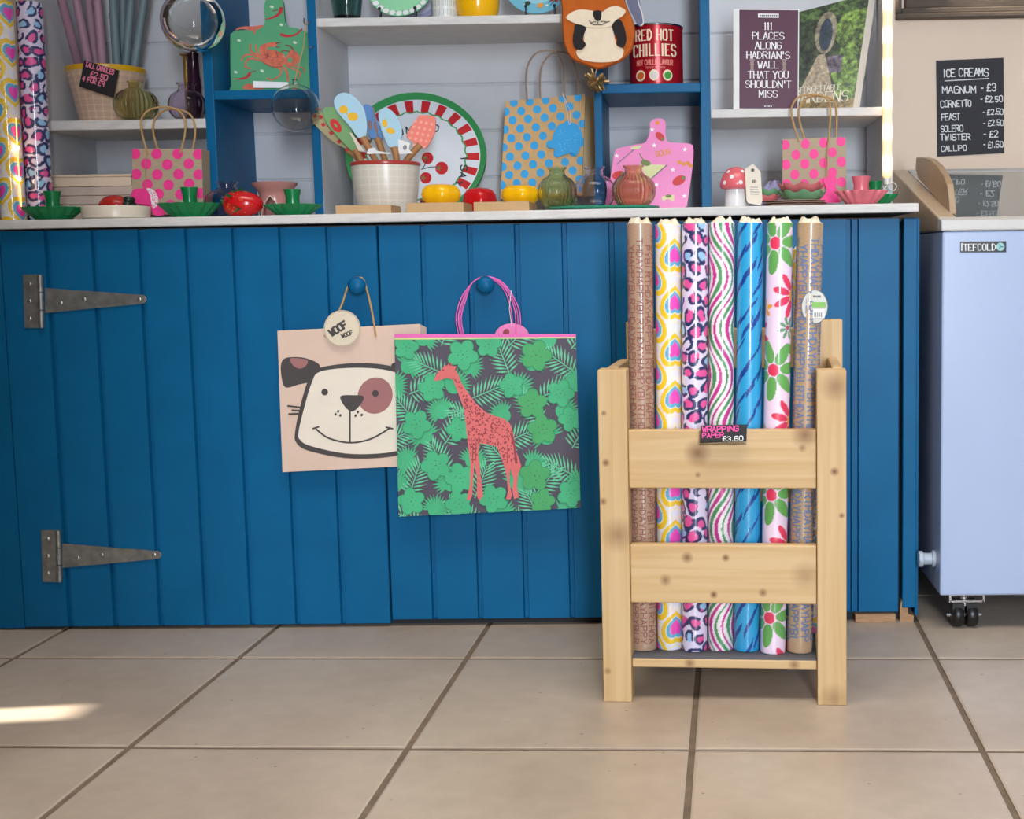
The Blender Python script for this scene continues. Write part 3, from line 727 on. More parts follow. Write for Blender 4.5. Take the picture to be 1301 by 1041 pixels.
def flowers(U, V):
    img = np.tile(cl((246, 222, 246)), U.shape + (1,))
    def fl(cx, cy, R, n, pet, cen, wdt, ph=0.3, rc=.2):
        x, y = U - cx, V - cy; d = np.hypot(x, y) / R; th = np.arctan2(y, x)
        a = ((th - ph) * n / (2 * PI)); a = np.abs(a - np.round(a)) * 2 * PI / n
        wv = np.abs(d * np.sin(a)); prof = wdt * np.sqrt(np.clip(1 - ((d - .62) / .40) ** 2, 0, 1))
        blend(img, (wv < prof) & (np.cos(a) > .4), pet); blend(img, d < rc, cen)
    for j in range(-1, 5):
        y = .064 + j * .2155
        fl(-.009, y, .053, 7, (106, 176, 92), (236, 62, 98), .19, .1)
        fl(.030, y + .128, .042, 9, (232, 62, 100), (240, 160, 60), .15, .1, .24); fl(-.028, y + .105, .016, 5, (250, 168, 60), (250, 190, 90), .25)
        fl(.017, y + .072, .020, 8, (110, 160, 120), (190, 80, 110), .15); fl(-.060, y + .06, .040, 9, (232, 62, 100), (240, 160, 60), .15, .5, .24)
        fl(.064, y + .03, .050, 7, (106, 176, 92), (236, 62, 98), .19)
    return img
def plain(rgb):
    def f(U, V):
        n = 0.96 + .04 * np.sin(V * 900) * np.sin(U * 300); return cl(rgb)[None, None, :] * n[..., None]
    return f
TUFT = mat('crumpled_cellophane', (226, 214, 190), 0.25, 0.2, 80)
SHINY = attr_mat('printed_paper_in_cellophane', 0.38, 0.9)
def roll(base, top, r, fn, label, group=None, tuft=True, ink=None, nv=520):
    base, top = np.array(base, float), np.array(top, float); L = np.linalg.norm(top - base); az_ = (top - base) / L
    ex = np.cross(az_, [0, -1.0, 0]); ex = np.cross([0, -1.0, 0], az_) if False else ex
    ex = ex / np.linalg.norm(ex)
    if ex[0] < 0: ex = -ex
    ey = np.cross(az_, ex)                       # away from the camera
    nu = 84; th = np.linspace(-PI, PI, nu, endpoint=False); vv = np.linspace(0, L, nv)
    TH, VV = np.meshgrid(th, vv)
    pos = base + VV[..., None] * az_ + r * (np.sin(TH)[..., None] * ex - np.cos(TH)[..., None] * ey)
    img = fn(TH * r, VV)
    o = thing('wrapping_paper_roll', label, 'wrapping paper', tuple(base), group)
    me = bpy.data.meshes.new('paper'); idx = np.arange(nu * nv).reshape(nv, nu); a = idx[:-1]; b = np.roll(idx, -1, 1)[:-1]; c = np.roll(idx, -1, 1)[1:]; d = idx[1:]
    F4 = np.stack([a, b, c, d], -1).reshape(-1, 4); vs = (pos.reshape(-1, 3) - base)
    nf = len(F4); caps = [list(idx[0][::-1]), list(idx[-1])]
    me.from_pydata(vs.tolist(), [], F4.tolist() + caps)
    at_ = me.color_attributes.new('print', 'FLOAT_COLOR', 'POINT')
    colr = np.ones((nu * nv, 4), np.float32); colr[:, :3] = img.reshape(-1, 3); at_.data.foreach_set('color', colr.ravel())
    me.polygons.foreach_set('use_smooth', [True] * nf + [False] * 2)
    me.materials.append(SHINY)
    po = bpy.data.objects.new('paper', me); COL.objects.link(po); po.parent = o
    def on(u, v, offn=0.0004):                    # point on the roll: u metres right of the front line, v metres up
        t = u / r; return base + v * az_ + (r + offn) * (math.sin(t) * ex - math.cos(t) * ey)
    if ink:
        mb = MB(); s, cols, m, h, w = ink; rr = random.Random(11)
        for u0 in cols:
            v = L - .012 - rr.uniform(0, .03); k = rr.randrange(len(s))
            while v > .02:
                chh = s[k % len(s)]; k += 1
                for q_ in text(chh, 0, 0, h, w, .2, 0, .17):
                  for g_ in range(4):
                    l_ = lambda p, r_, t_: (p[0] + (r_[0] - p[0]) * t_, p[1] + (r_[1] - p[1]) * t_)
                    q = [l_(q_[0], q_[1], g_ / 4), l_(q_[0], q_[1], (g_ + 1) / 4), l_(q_[3], q_[2], (g_ + 1) / 4), l_(q_[3], q_[2], g_ / 4)]
                    e_ = .0005 + eps(); mb.add([on(u0 - h / 2 + (-py_), v - w / 2 - px_ + w / 2, e_) for px_, py_ in q], [(0, 1, 2, 3)])
                v -= w * 1.35 if chh != ' ' else w
        mb.build('printed_lettering', m, o, fix=False)
    if tuft:
        mb = MB(); rr = random.Random(len(COL.objects)); n = 14
        ringa = [base + L * az_ + r * .93 * (math.sin(t) * ex - math.cos(t) * ey) for t in (2 * PI * k / n for k in range(n))]
        ringb = [base + (L + rr.uniform(.003, .012)) * az_ + r * rr.uniform(.35, .75) * (math.sin(t) * ex - math.cos(t) * ey) for t in (2 * PI * k / n for k in range(n))]
        ringc = [base + (L + rr.uniform(.001, .006)) * az_ + r * .15 * (math.sin(t) * ex - math.cos(t) * ey) for t in (2 * PI * k / n for k in range(n))]
        mb.add(ringa + ringb + ringc, [(k, (k + 1) % n, n + (k + 1) % n, n + k) for k in range(n)] + [(n + k, n + (k + 1) % n, 2 * n + (k + 1) % n, 2 * n + k) for k in range(n)] + [tuple(2 * n + k for k in range(n))])
        mb.build('wrapper_end', TUFT, o)
    return o, on, L
FILM = mat('sticker_film', (206, 204, 190), .25, .04); FILM.node_tree.nodes['Principled BSDF'].inputs['Alpha'].default_value = .55
GR = 'wrapping paper rolls in the pine rack'
REDINK = mat('dusky_red_ink', (150, 92, 84), 0.6, .05); BLUINK = mat('denim_blue_ink', (104, 128, 172), 0.6, .05)
specs = [(812, 819, 282, 830, plain((182, 150, 126)), 'brown kraft roll with dusky red lettering, first from the left in the rack', ('HAPPYBIRTHDAY', [-.028, -.0145, 0, .0145, .028], REDINK, .0105, .0085)),
         (848.5, 851, 283, 829, lambda U, V: hearts(U + .030, V, True), 'white roll with yellow and magenta hearts in the rack', None),
         (883, 881.5, 282, 831, lambda U, V: leopard(U, V), 'lilac roll with navy and pink leopard spots in the rack', None),
         (917.5, 916, 281, 830, zebra, 'white roll with wavy magenta and green stripes in the rack', None),
         (954, 949, 281, 831, tiger, 'turquoise roll with navy tiger stripes in the rack', None),
         (992, 983, 281, 834, flowers, 'pale pink roll with green and red daisies in the rack', None),
         (1031, 1017, 281, 833, plain((190, 158, 124)), 'kraft roll with blue lettering and round clear sticker at the rack right end', ('HAPPYBIRTHDAY', [-.030, -.0125, .0075, .026], BLUINK, .0135, .0085))]
bases, tops = [], []
for (ut, ub, vt, vb, fn, lab, ink) in specs:
    r = .0224; fpt = at_z(ub, vb - 1.5, ZSH); bb_ = np.array([fpt[0], fpt[1] + r, ZSH + .0005]); tt_ = at(ut, vt + 2, bb_[1] + .012 - r); bases.append(bb_); tops.append(np.array([tt_[0], bb_[1] + .012, tt_[2]]))
for it in range(200):
    for L_ in (bases, tops):
        for i in range(len(L_) - 1):
            dv = (L_[i + 1] - L_[i])[:2]; dd = np.linalg.norm(dv); gap = 2 * .0224 + .0004 - dd
            if gap > 0: L_[i][:2] -= dv / dd * gap * .5; L_[i + 1][:2] += dv / dd * gap * .5
for i, (ut, ub, vt, vb, fn, lab, ink) in enumerate(specs):
    r = .0224
    b, t = bases[i], tops[i]; yt = t[1]
    o, on, L = roll(b, (t[0], yt, t[2]), r, fn, lab, GR, True, ink)
    if i == 6:
        st = MB(); q = at(1035, 390, yt - r - .0012); hv = q[2] - b[2]
        ctr = (q[0] - (b[0] + (t[0] - b[0]) * hv / L))
        P = Pl(q[1] - .0008)
        for k, (rad, mi) in enumerate(((17, 0),)): st.slab(P, ell(1035, 390, 17, 22, 0, 36), .0006, 0)
        for e_ in range(36):
            pa, pb = ell(1035, 390, 16.5, 21.5, 0, 36)[e_], ell(1035, 390, 16.5, 21.5, 0, 36)[(e_ + 1) % 36]
            for q_ in ribbon([pa, pb], .8): st.sheet(P, q_, .0003, 3)
        st.sheet(P, [(1032, 384), (1049, 384), (1049, 391), (1032, 391)], .0003, 1)
        st.sheet(P, [(1033, 393), (1047.5, 393), (1047.5, 404), (1033, 404)], .0003, 2)
        for k in range(7): st.sheet(P, [(1034.5 + k * 1.7, 397), (1035.3 + k * 1.7, 397), (1035.3 + k * 1.7, 403), (1034.5 + k * 1.7, 403)], .0006, 3)
        for k in range(4): st.sheet(P, [(1033 + k * 2.6, 375.5), (1035 + k * 2.6, 375.5), (1035 + k * 2.6, 378), (1033 + k * 2.6, 378)], .0003, 3)
        tag(st.build('sticker', [FILM, mat('sticker_green', (126, 186, 84), .5), WHT, mat('sticker_grey', (84, 92, 90), .5)], o, fix=False), 'round clear sticker with a green block and a barcode')
# a further roll standing behind the kraft one
b = np.array([at_z(1037, 824, ZSH)[0] - .002, RY + .150, ZSH + .0005]); 
roll(b, b + np.array([-.006, .03, .70]), .0205, lambda U, V: hearts(U, V, False), 'roll with yellow and purple print mostly hidden behind the blue-lettered kraft roll', GR, True, None, 300)
# the two rolls standing on the worktop at the far left
zc = ZC(-1.4)
b1 = at(9.5, 276, 0.045); roll((b1[0], 0.07, zc + .0005), (at(-9, 0, .06)[0], 0.085, at(0, 0, .06)[2]) + (np.array([0, 0, 0])), .0252, lambda U, V: hearts(U + .012, V + .02, False), 'roll with yellow and magenta hearts standing on the worktop at the far left', 'wrapping paper rolls on the worktop', False, None, 280)
b2 = at(43.5, 276, 0.09); roll((b2[0], 0.115, zc + .0005), (at(24.5, 0, .09)[0], 0.13, at(0, 0, .09)[2]), .0262, lambda U, V: leopard(U * 1.0, V, 5), 'leopard spotted roll standing on the worktop beside the left end of the shelves', 'wrapping paper rolls on the worktop', False, None, 280)
# thin string of lights down the joint between them
fs = thing('string_light', 'thin glowing string of lights hanging between the two standing paper rolls', 'string light', tuple(at(26, 262, 0.05)))
fs_pts = curve([tuple(at(u, v, .058)) for u, v in ((20.5, 150), (22, 190), (24.5, 226), (26.5, 255), (27.5, 266))], 5)
MB().tube(fs_pts, .0011, n=8).build('wire', mat('warm_lit_wire', (230, 170, 90), .4, emit=((255, 170, 84), 5.0)), fs, smooth=True)
for u, v in ((22, 188), (24.6, 227)):
    MB().ball(tuple(at(u, v, .057)), .0028, n=12, sz=1.3).build('led', bulb, fs, smooth=True)

# ------------------------------------------------------------------ the two bags hanging from the door knobs
def C7(p): return (340 + p[0] / 3.0619, 330 + p[1] / 3.0619)
def c7(l): return [C7(p) for p in l]
BAGBUFF = mat('buff_paper', (226, 198, 180), 0.7, .03); INKG = mat('charcoal_ink', (74, 68, 68), .65, .05); CRM = mat('cream_ink', (238, 228, 212), .65, .03); MAUVE = mat('mauve_ink', (166, 112, 112), .65, .04)
YD = -0.024; P = Pl(YD)
dog = thing('dog_gift_bag', 'buff paper gift bag with a cartoon dog face hanging from the left knob', 'gift bag', tuple(at(430, 600, YD + .01)))
mb = MB(); face = c7([(38, 277), (592, 250), (612, 800), (58, 827)])
mb.slab(P, face, .0012, 0)
bk_ = c7([(60, 279), (617, 264), (632, 796), (75, 820)]); mb.slab(Pl(-0.0075), bk_, .0012, 0)
f3 = [P.pt(*q) for q in face]; b3 = [Pl(-.0075).pt(*q) for q in bk_]
for i, j in ((1, 2), (2, 3), (3, 0)): mb.add([f3[i], f3[j], b3[j], b3[i]], [(0, 1, 2, 3)], 0)
L_ = .00025
def sh(p, off, m): 
    q = clip(c7(p), face)
    if len(q) > 2: mb.sheet(P, q, off, m)
head_o = curve([(190, 425), (330, 403), (470, 412), (560, 450), (598, 560), (606, 690), (520, 758), (330, 774), (165, 745), (112, 712), (108, 665), (130, 560), (158, 470)], 6, True)
head_i = curve([(205, 436), (330, 421), (462, 430), (548, 468), (584, 570), (590, 680), (512, 742), (330, 756), (175, 727), (126, 700), (122, 665), (146, 565), (172, 480)], 6, True)
sh(curve([(84, 380), (150, 384), (205, 415), (170, 470), (120, 486), (68, 496), (52, 440), (56, 396)], 5, True), L_, 1)
sh(curve([(88, 384), (152, 390), (150, 412), (126, 424), (100, 412)], 5, True), 2 * L_, 3)
sh(curve([(480, 410), (560, 395), (596, 420), (590, 500), (540, 480)], 5, True), L_, 1)
sh(head_o, 3 * L_, 1); sh(head_i, 4 * L_, 2)
sh(ell(419, 529, 67, 72, .5, 30), 5 * L_, 3)
sh(ell(223, 515, 13, 13), 6 * L_, 1); sh(ell(420, 520, 13, 13), 6 * L_, 1)
sh(curve([(284, 532), (330, 527), (374, 532), (362, 564), (330, 591), (300, 570)], 5, True), 6 * L_, 1)
for st in ([(321, 588), (321, 710)], curve([(190, 660), (240, 695), (321, 712), (400, 698), (473, 658)], 6), [(177, 658), (200, 650)], [(462, 652), (487, 658)], [(84, 601), (130, 599)], [(80, 569), (130, 575)], [(96, 586), (130, 588)]):
    for q in ribbon(st, 6.5): sh(q, 6 * L_, 1)
for x, y in ((265, 602), (275, 590), (284, 606), (343, 607), (352, 593), (367, 604)): sh(ell(x, y, 4.5, 6, .3, 10), 6 * L_, 1)
mb.build('paper_bag', [BAGBUFF, INKG, CRM, MAUVE], dog, fix=False)
h = MB(); kp = at(454, 352.5, -.0165)
def loop(pts, r, m=None): h.tube(curve(pts, 5), r, n=8)
for dy in (0, .0045):
    kx, kz = kp[0], 0.0
    T_ = lambda u, v, y: tuple(at(340 + u / 3.0619, 330 + v / 3.0619, y))
    loop([T_(222, 298, YD - .0045), T_(262, 225, YD - .004), T_(285, 185, -.024 + dy), T_(310, 112, -.017 + dy), T_(330, 76, -.0125 + dy), T_(352, 70 , -.0115 + dy), T_(372, 78, -.0125 + dy), T_(392, 140, -.018 + dy), T_(410, 225, -.026), T_(421, 300, YD - .0025 + dy * .2)], .0021)
h.build('twine_handle', TWINE, dog, smooth=True)
tg = MB(); PT = Pl(YD - .0075); tg.slab(PT, ell(*C7((290, 268)), 23.3, 23.3, 0, 40), .0014, 0)
for e_ in range(40):
    ring = ell(*C7((290, 268)), 22.2, 22.2, 0, 40)
    for q in ribbon([ring[e_], ring[(e_ + 1) % 40]], .7): tg.sheet(PT, q, .0003, 2)
for q in text('WOOF', *C7((250, 298)), 8.4, 5.0, .22, -.55, .30): tg.sheet(PT, q, .0004, 1)
for q in text('WOOF', *C7((290, 305)), 4.8, 3.2, .22, -.35, .24): tg.sheet(PT, q, .0004, 1)
tg.build('round_tag', [mat('tag_card', (228, 214, 190), .7, .05), INKG, mat('tag_edge', (180, 160, 130), .7)], dog, fix=False)

YG = -0.040; P = Pl(YG)
gir = thing('jungle_gift_bag', 'green jungle gift bag with a coral giraffe hanging from the right knob', 'gift bag', tuple(at(620, 655, YG + .01)))
JD = mat('jungle_dark', (84, 76, 92), .6, .06); J1 = mat('jungle_green', (70, 184, 130), .6, .08); J2 = mat('jungle_mint', (104, 206, 158), .6, .06); J3 = mat('jungle_leaf_green', (74, 172, 104), .6, .06)
CORAL = mat('coral_ink', (226, 112, 112), .6, .06); CDK = mat('coral_dark', (152, 62, 72), .6, .06); BPINK = mat('bright_pink_paper', (240, 110, 190), .6, .04); LIME = mat('pale_lime', (216, 226, 150), .6)
mb = MB(); face = c7([(493, 290), (1199, 290), (1218, 966), (510, 1000)]); art = c7([(494, 313), (1199, 304), (1218, 966), (510, 1000)])
mb.slab(P, face, .0012, 0)
bk_ = c7([(497, 300), (1194, 296), (1212, 960), (514, 992)]); mb.slab(Pl(-.0275), bk_, .0012, 0)
f3 = [P.pt(*q) for q in face]; b3 = [Pl(-.0275).pt(*q) for q in bk_]
for i, j in ((1, 2), (2, 3), (3, 0)): mb.add([f3[i], f3[j], b3[j], b3[i]], [(0, 1, 2, 3)], 2)
def sg(p, off, m):
    q = clip(c7(p), art)
    if len(q) > 2: mb.sheet(P, q, off, m)
rr = random.Random(21)
def frond(x, y, a, L, n, m, off):
    ca, sa = math.cos(a), math.sin(a)
    for k in range(n):
        t = (k + .5) / n; s = 1 - .45 * abs(t - .45) * 1.6
        for d in (-1, 1):
            ang = a + d * (1.25 - .75 * t); l = L * .55 * s; bx, by = x + ca * L * t, y + sa * L * t
            ex_, ey_ = bx + math.cos(ang) * l, by + math.sin(ang) * l; nx, ny = -math.sin(ang) * L * .030, math.cos(ang) * L * .030
            mx, my = bx + math.cos(ang) * l * .5, by + math.sin(ang) * l * .5
            sg([(bx, by), (mx + nx, my + ny), (ex_, ey_), (mx - nx, my - ny)], off, m)
    for q in ribbon([(x, y), (x + ca * L, y + sa * L)], L * .03): sg(q, off, m)
def fan(x, y, a, R, m, off):
    n = 17
    for k in range(n):
        ang = a + (k / (n - 1) - .5) * 3.6; l = R * (1 - .22 * abs(k / (n - 1) - .5)) * rr.uniform(.9, 1.05); w = R * .060
        nx, ny = -math.sin(ang) * w, math.cos(ang) * w; mx, my = x + math.cos(ang) * l * .65, y + math.sin(ang) * l * .65
        sg([(x, y), (mx + nx, my + ny), (x + math.cos(ang) * l, y + math.sin(ang) * l), (mx - nx, my - ny)], off, m)
    sg(ell(x, y, R * .42, R * .42, 0, 14), off, m)
def hib(x, y, R, m, off):
    a0 = rr.uniform(0, 1.2)
    for k in range(5):
        a = a0 + k * 2 * PI / 5; cx, cy = x + math.cos(a) * R * .52, y + math.sin(a) * R * .52
        sg(ell(cx, cy, R * .50, R * .43, a, 16), off, 10)
        sg(ell(cx, cy, R * .46, R * .39, a, 16), off + .0001, m)
    sg(ell(x, y, R * .4, R * .4), off + .0001, m)
    for k in range(5):
        a = a0 + k * 2 * PI / 5 + .35; sg(ell(x + math.cos(a) * R * .30, y + math.sin(a) * R * .30, R * .035, R * .035, 0, 6), off + .0002, 1)
    sg(ell(x, y, R * .05, R * .04, .5, 8), off + .0002, 1)
o_ = .0002; gx, gy = 122, 96; nlay = 0
for j in range(-1, 9):
    for i in range(-1, 8):
        x = 480 + i * gx + (j % 2) * gx / 2 + rr.uniform(-14, 14); y = 300 + j * gy + rr.uniform(-12, 12); k = (i * 2 + j * 3) % 4; lay = o_ + .00001 * nlay; nlay += 1
        if k == 0: frond(x - 40, y + 40, rr.uniform(-1.3, -.3), 130, 10, 4, lay)
        elif k == 1: frond(x + 40, y + 50, rr.uniform(-2.8, -1.9), 130, 10, 4, lay)
        elif k == 2: fan(x, y, rr.uniform(-2.6, -.5), 78, 2, lay)
        else: fan(x, y + 10, rr.uniform(-3, 0), 70, 3, lay)
for (x, y, R, m) in ((760, 370, 62, 3), (1045, 372, 62, 5), (640, 500, 55, 3), (950, 490, 50, 3), (1030, 560, 60, 5), (580, 640, 58, 3), (1070, 660, 60, 5), (655, 800, 60, 3), (745, 660, 50, 3), (1040, 840, 62, 5), (750, 850, 62, 3), (880, 930, 58, 3), (560, 940, 55, 3), (1180, 910, 55, 3), (860, 330, 52, 3), (1180, 620, 50, 3), (1140, 520, 55, 3), (745, 950, 55, 3), (1070, 940, 50, 5), (540, 340, 50, 3)):
    hib(x, y, R, m, .0024)
G = [(648, 468), (660, 442), (680, 424), (690, 410), (700, 413), (706, 402), (714, 402), (718, 413), (736, 415), (730, 428), (742, 445), (752, 475), (776, 512), (812, 560), (850, 594), (884, 608), (920, 617), (944, 638), (958, 680), (966, 740), (978, 772), (988, 802), (976, 832), (970, 880), (979, 922), (960, 932), (953, 900), (957, 850), (944, 812), (941, 860), (951, 915), (946, 932), (928, 932), (936, 900), (929, 832), (914, 780), (893, 727), (850, 717), (826, 714), (820, 750), (829, 830), (839, 920), (823, 938), (815, 918), (815, 850), (805, 782), (800, 860), (797, 920), (786, 937), (775, 931), (788, 880), (790, 790), (780, 720), (772, 640), (765, 580), (750, 540), (735, 500), (722, 466), (700, 460), (672, 468), (655, 472)]
sg(G, .0028, 6)
for q in ribbon([(950, 680), (962, 730), (968, 790)], 9, False): sg(q, .0029, 7)
def inside(p, poly):
    c = False; n = len(poly)
    for i in range(n):
        (x1, y1), (x2, y2) = poly[i], poly[(i + 1) % n]
        if (y1 > p[1]) != (y2 > p[1]) and p[0] < (x2 - x1) * (p[1] - y1) / (y2 - y1) + x1: c = not c
    return c
for k in range(900):
    x, y = rr.uniform(700, 975), rr.uniform(455, 790)
    if all(inside((x + a, y + b), G) for a, b in ((5, 0), (-5, 0), (0, 6), (0, -6))): sg(ell(x, y, rr.uniform(2.2, 4.2), rr.uniform(2.2, 4), rr.uniform(0, 3), 6), .0031, 7)
sg(ell(684, 430, 4, 4, 0, 8), .0031, 7); sg([(705, 402), (713, 401), (716, 412), (708, 412)], .0031, 7)
for a, b in ((812, 750), (800, 760), (935, 760)):
    for q in ribbon([(a, b - 40), (a - 2, b + 30)], 3): sg(q, .0031, 7)
top_band = c7([(493, 289), (1199, 289), (1199, 304), (494, 304)]); mb.sheet(P, top_band, .0003, 8)
mb.sheet(P, c7([(494, 304), (1199, 301), (1199, 306), (494, 312)]), .0004, 9)
mb.build('paper_bag', [JD, JD, J1, J1, J2, J3, CORAL, CDK, BPINK, LIME, mat('jungle_outline', (48, 138, 98), .6, .05)], gir, fix=False)
h = MB()
for k, (dy, du) in enumerate(((0, 0), (.004, 11), (.010, -9), (.0135, 5))):
    loop([T_(752 + du, 292, YG + .004 + dy), T_(742 + du, 225, YG + .004 + dy), T_(762 + du, 150, -.028 + dy * .6), T_(795, 92, -.019 + dy * .6), T_(838, 69 - k, -.0135 + dy * .5), T_(884 + du, 76, -.0165 + dy * .6), T_(930 + du, 120, -.026 + dy * .6), T_(962 + du * 1.6, 200, YG + .004 + dy), T_(966 + du * 1.6, 292, YG + .004 + dy)], .0012)
h.build('pink_handles', BPINK, gir, smooth=True)
tg = MB(); PT = Pl(YG + .0065); tg.slab(PT, ell(*C7((950, 300)), 22, 17, 0, 36), .0012, 0)
tg.sheet(PT, ell(*C7((928, 284)), 4, 5, .4), .0003, 1); tg.tube([T_(948, 120, YG - .0), T_(940, 190, YG), T_(950, 262, YG + .004)], .0007, 2)
tg.build('round_tag', [mat('pink_tag', (238, 130, 190), .6), CDK, WHT], gir, fix=False)
# ------------------------------------------------------------------ small stock on the worktop and shelves
def turned(name, uc, prof, Y, m, parent, zb, n=40, fl=None, smooth=True, angle=40, loc=None):
    c, q = prof_px(uc, prof, Y, zb)
    if loc is not None: c = loc
    mb = MB(); mb.lathe(c, q, 0, n, fl); return mb.build(name, m, parent, smooth=smooth, angle=angle)
# fluted candle plates
def candle_plate(u, vb, Y, m, label, wpx=70, hp=18, cup=(13, 17), zb=None, rot=0):
    k = mpp(Y); x = at(u, vb, Y)[0]; z = ZC(x) if zb is None else zb
    t = thing('candle_plate', label, 'candle holder', (x, Y, z), 'fluted candle plates on the worktop')
    R = wpx / 2 * k; hh = hp * k; r0 = R * .55
    prof = [(0, 0.0), (r0, 0.0), (r0 * 1.04, 0.002), (R * .80, hh * .55), (R, hh), (R * .985, hh + .001), (R * .76, hh * .62), (r0 * .95, .005), (0, .005)]
    amp = [0, .0, .03, .05, .07, .07, .05, .02, 0]
    mb = MB(); mb.lathe((x, Y, z), prof, 0, 96, (16, amp)); mb.build('dish', m, t, smooth=True, angle=60)
    cr, chh = cup[0] / 2 * k * 1.0, cup[1] * k; z1 = z + .0045
    pr = [(0, 0), (cr * 1.15, 0), (cr * 1.0, .006), (cr * .98, hh * .8 + chh * .55), (cr * 1.22, hh + chh - .003), (cr * 1.25, hh + chh), (cr * 1.05, hh + chh - .001), (cr * .8, hh + chh * .5), (0, hh + chh * .45)]
    mb = MB(); mb.lathe((x, Y, z1), pr, 0, 28); mb.build('candle_cup', m, t, smooth=True, angle=50)
    return t
GRP = 'fluted candle plates on the worktop'
candle_plate(68, 275, .042, GREEN, 'green fluted candle plate beside the leopard print roll at the far left', 72, 16, (17, 18))
candle_plate(242, 273, .058, GREEN, 'green fluted candle plate in front of the left pink spotted gift bag', 74, 18, (17, 18))
candle_plate(372.5, 270, .055, GREEN, 'green fluted candle plate in front of the pink oil burner', 69, 14, (17, 17))
candle_plate(1094, 257, .039, mat('rose_glaze', (222, 118, 130), .25, .05), 'pink fluted candle plate in front of the right pink spotted gift bag', 64, 17, (19, 16))
candle_plate(1112, 256, .132, GREEN, 'green fluted candle plate mostly hidden behind the pink candle plate', 54, 14, (14, 15))
# cream dish with half a painted strawberry on it
k = mpp(.05); x = at(148, 275, .05)[0]; z = ZC(x)
mb = MB(); mb.lathe((x, .05, z), [(0, 0), (.062, 0), (.066, .003), (.0675, .024), (.066, .0265), (.064, .024), (.061, .006), (0, .005)], 0, 48)
tag(mb.build('round_dish', CREAM, smooth=True), 'cream round straight-sided dish near the left end of the worktop', 'dish')
sz = z + .0055
st = thing('strawberry_pot', 'red strawberry-shaped pot with dark leaf end in the cream dish', 'pot', (x, .05, sz))
mb = MB(); mb.ball((x - .002, .05, sz + .0225), .0225, 0, 24, 1.45, 1.2, 1.0); mb.build('berry', mat('dark_red_glaze', (176, 40, 34), .25, .2, 120), st, smooth=True)
mb = MB()
for kk in range(6):
    a = kk * PI / 3; mb.ball((x + .028, .05 + .012 * math.cos(a), sz + .024 + .012 * math.sin(a)), .010, 0, 10, 1.1, .8, .8)
mb.build('leaves', mat('dark_leaf_glaze', (30, 44, 36), .3, .1), st, smooth=True)
# flat box behind
zb_ = ZC(-1.2); pbx = at(62, 238, .205); pby = at(166, 221, .205)
bx = thing('flat_box', 'pale cream flat box lying on the stacked boards under the left shelf', 'box', ((pbx[0] + pby[0]) / 2, .24, pbx[2]))
mb = MB(); mb.box((pbx[0], .205, pbx[2]), (pby[0], .29, pby[2] - .006)); mb.build('tray', mat('cream_card', (236, 214, 190), .6, .04), bx, bevel=.002)
mb = MB(); mb.box((pbx[0] - .001, .204, pby[2] - .0058), (pby[0] + .001, .291, pby[2])); mb.build('lid', mat('cream_card', (236, 214, 190), .6, .04), bx, bevel=.002)
nb = 4; hb = (pbx[2] - zb_ - .001) / nb
for i in range(nb):
    mb = MB(); mb.box((pbx[0] + .004 * (i % 2) + .006, .2015, zb_ + i * hb + .0006), (pby[0] + .02 - .005 * (i % 2), .295, zb_ + (i + 1) * hb))
    tag(mb.build('wooden_board', mat('whitewashed_board', (204, 186, 174), .7, .1), bevel=.002), ['pale flat board at the bottom of the stack under the cream flat box', 'pale flat board second from the bottom under the cream flat box', 'pale flat board third from the bottom under the cream flat box', 'pale flat board directly under the cream flat box'][i], 'board', 'pale boards stacked under the left shelf')
# gift bags with handles, printed spots
def giftbag(name, label, quad, Y, k, th, m, ink, spots, handle, hmat, tagfn=None, hr=.0022):
    P = Pl(Y, k, ZC(0)); q0 = [P.pt(*p) for p in quad]; zmin = min(p[2] for p in q0)
    c = sum(q0) / len(q0); t = thing(name, label, 'gift bag', (c[0], Y + th / 2, zmin))
    mb = MB(); mb.slab(P, quad, th, 0)
    for s in spots:
        q = clip(s, quad)
        if len(q) > 2: mb.sheet(P, q, .0004, 1)
    mb.build('paper_bag', [m, ink], t, fix=False)
    h = MB()
    for pts, off in handle:
        h.tube([P.pt(u, v, off if not isinstance(off, list) else off[min(i, len(off) - 1)]) for i, (u, v) in enumerate(curve(pts, 7))], hr, n=8)
    h.build('handles', hmat, t, smooth=True)
    if tagfn: tagfn(P, t)
    return t
KRG = mat('grey_kraft', (182, 164, 138), .75, .06, 60, stretch=(1, 1, 8))
C27 = lambda x, y: (140 + x / 9.915, 175 + y / 9.915)
sp = []
for (x, y) in ((315, 205), (585, 205), (850, 205), (1110, 210), (455, 330), (720, 340), (990, 330), (330, 460), (595, 465), (860, 460), (1115, 465), (470, 590), (735, 595), (995, 580), (345, 720), (610, 710), (885, 715), (1140, 700), (480, 850), (760, 850), (620, 960), (350, 960), (900, 960)):
    sp.append(ell(*C27(x, y), 6.8, 6.8, 0, 16))
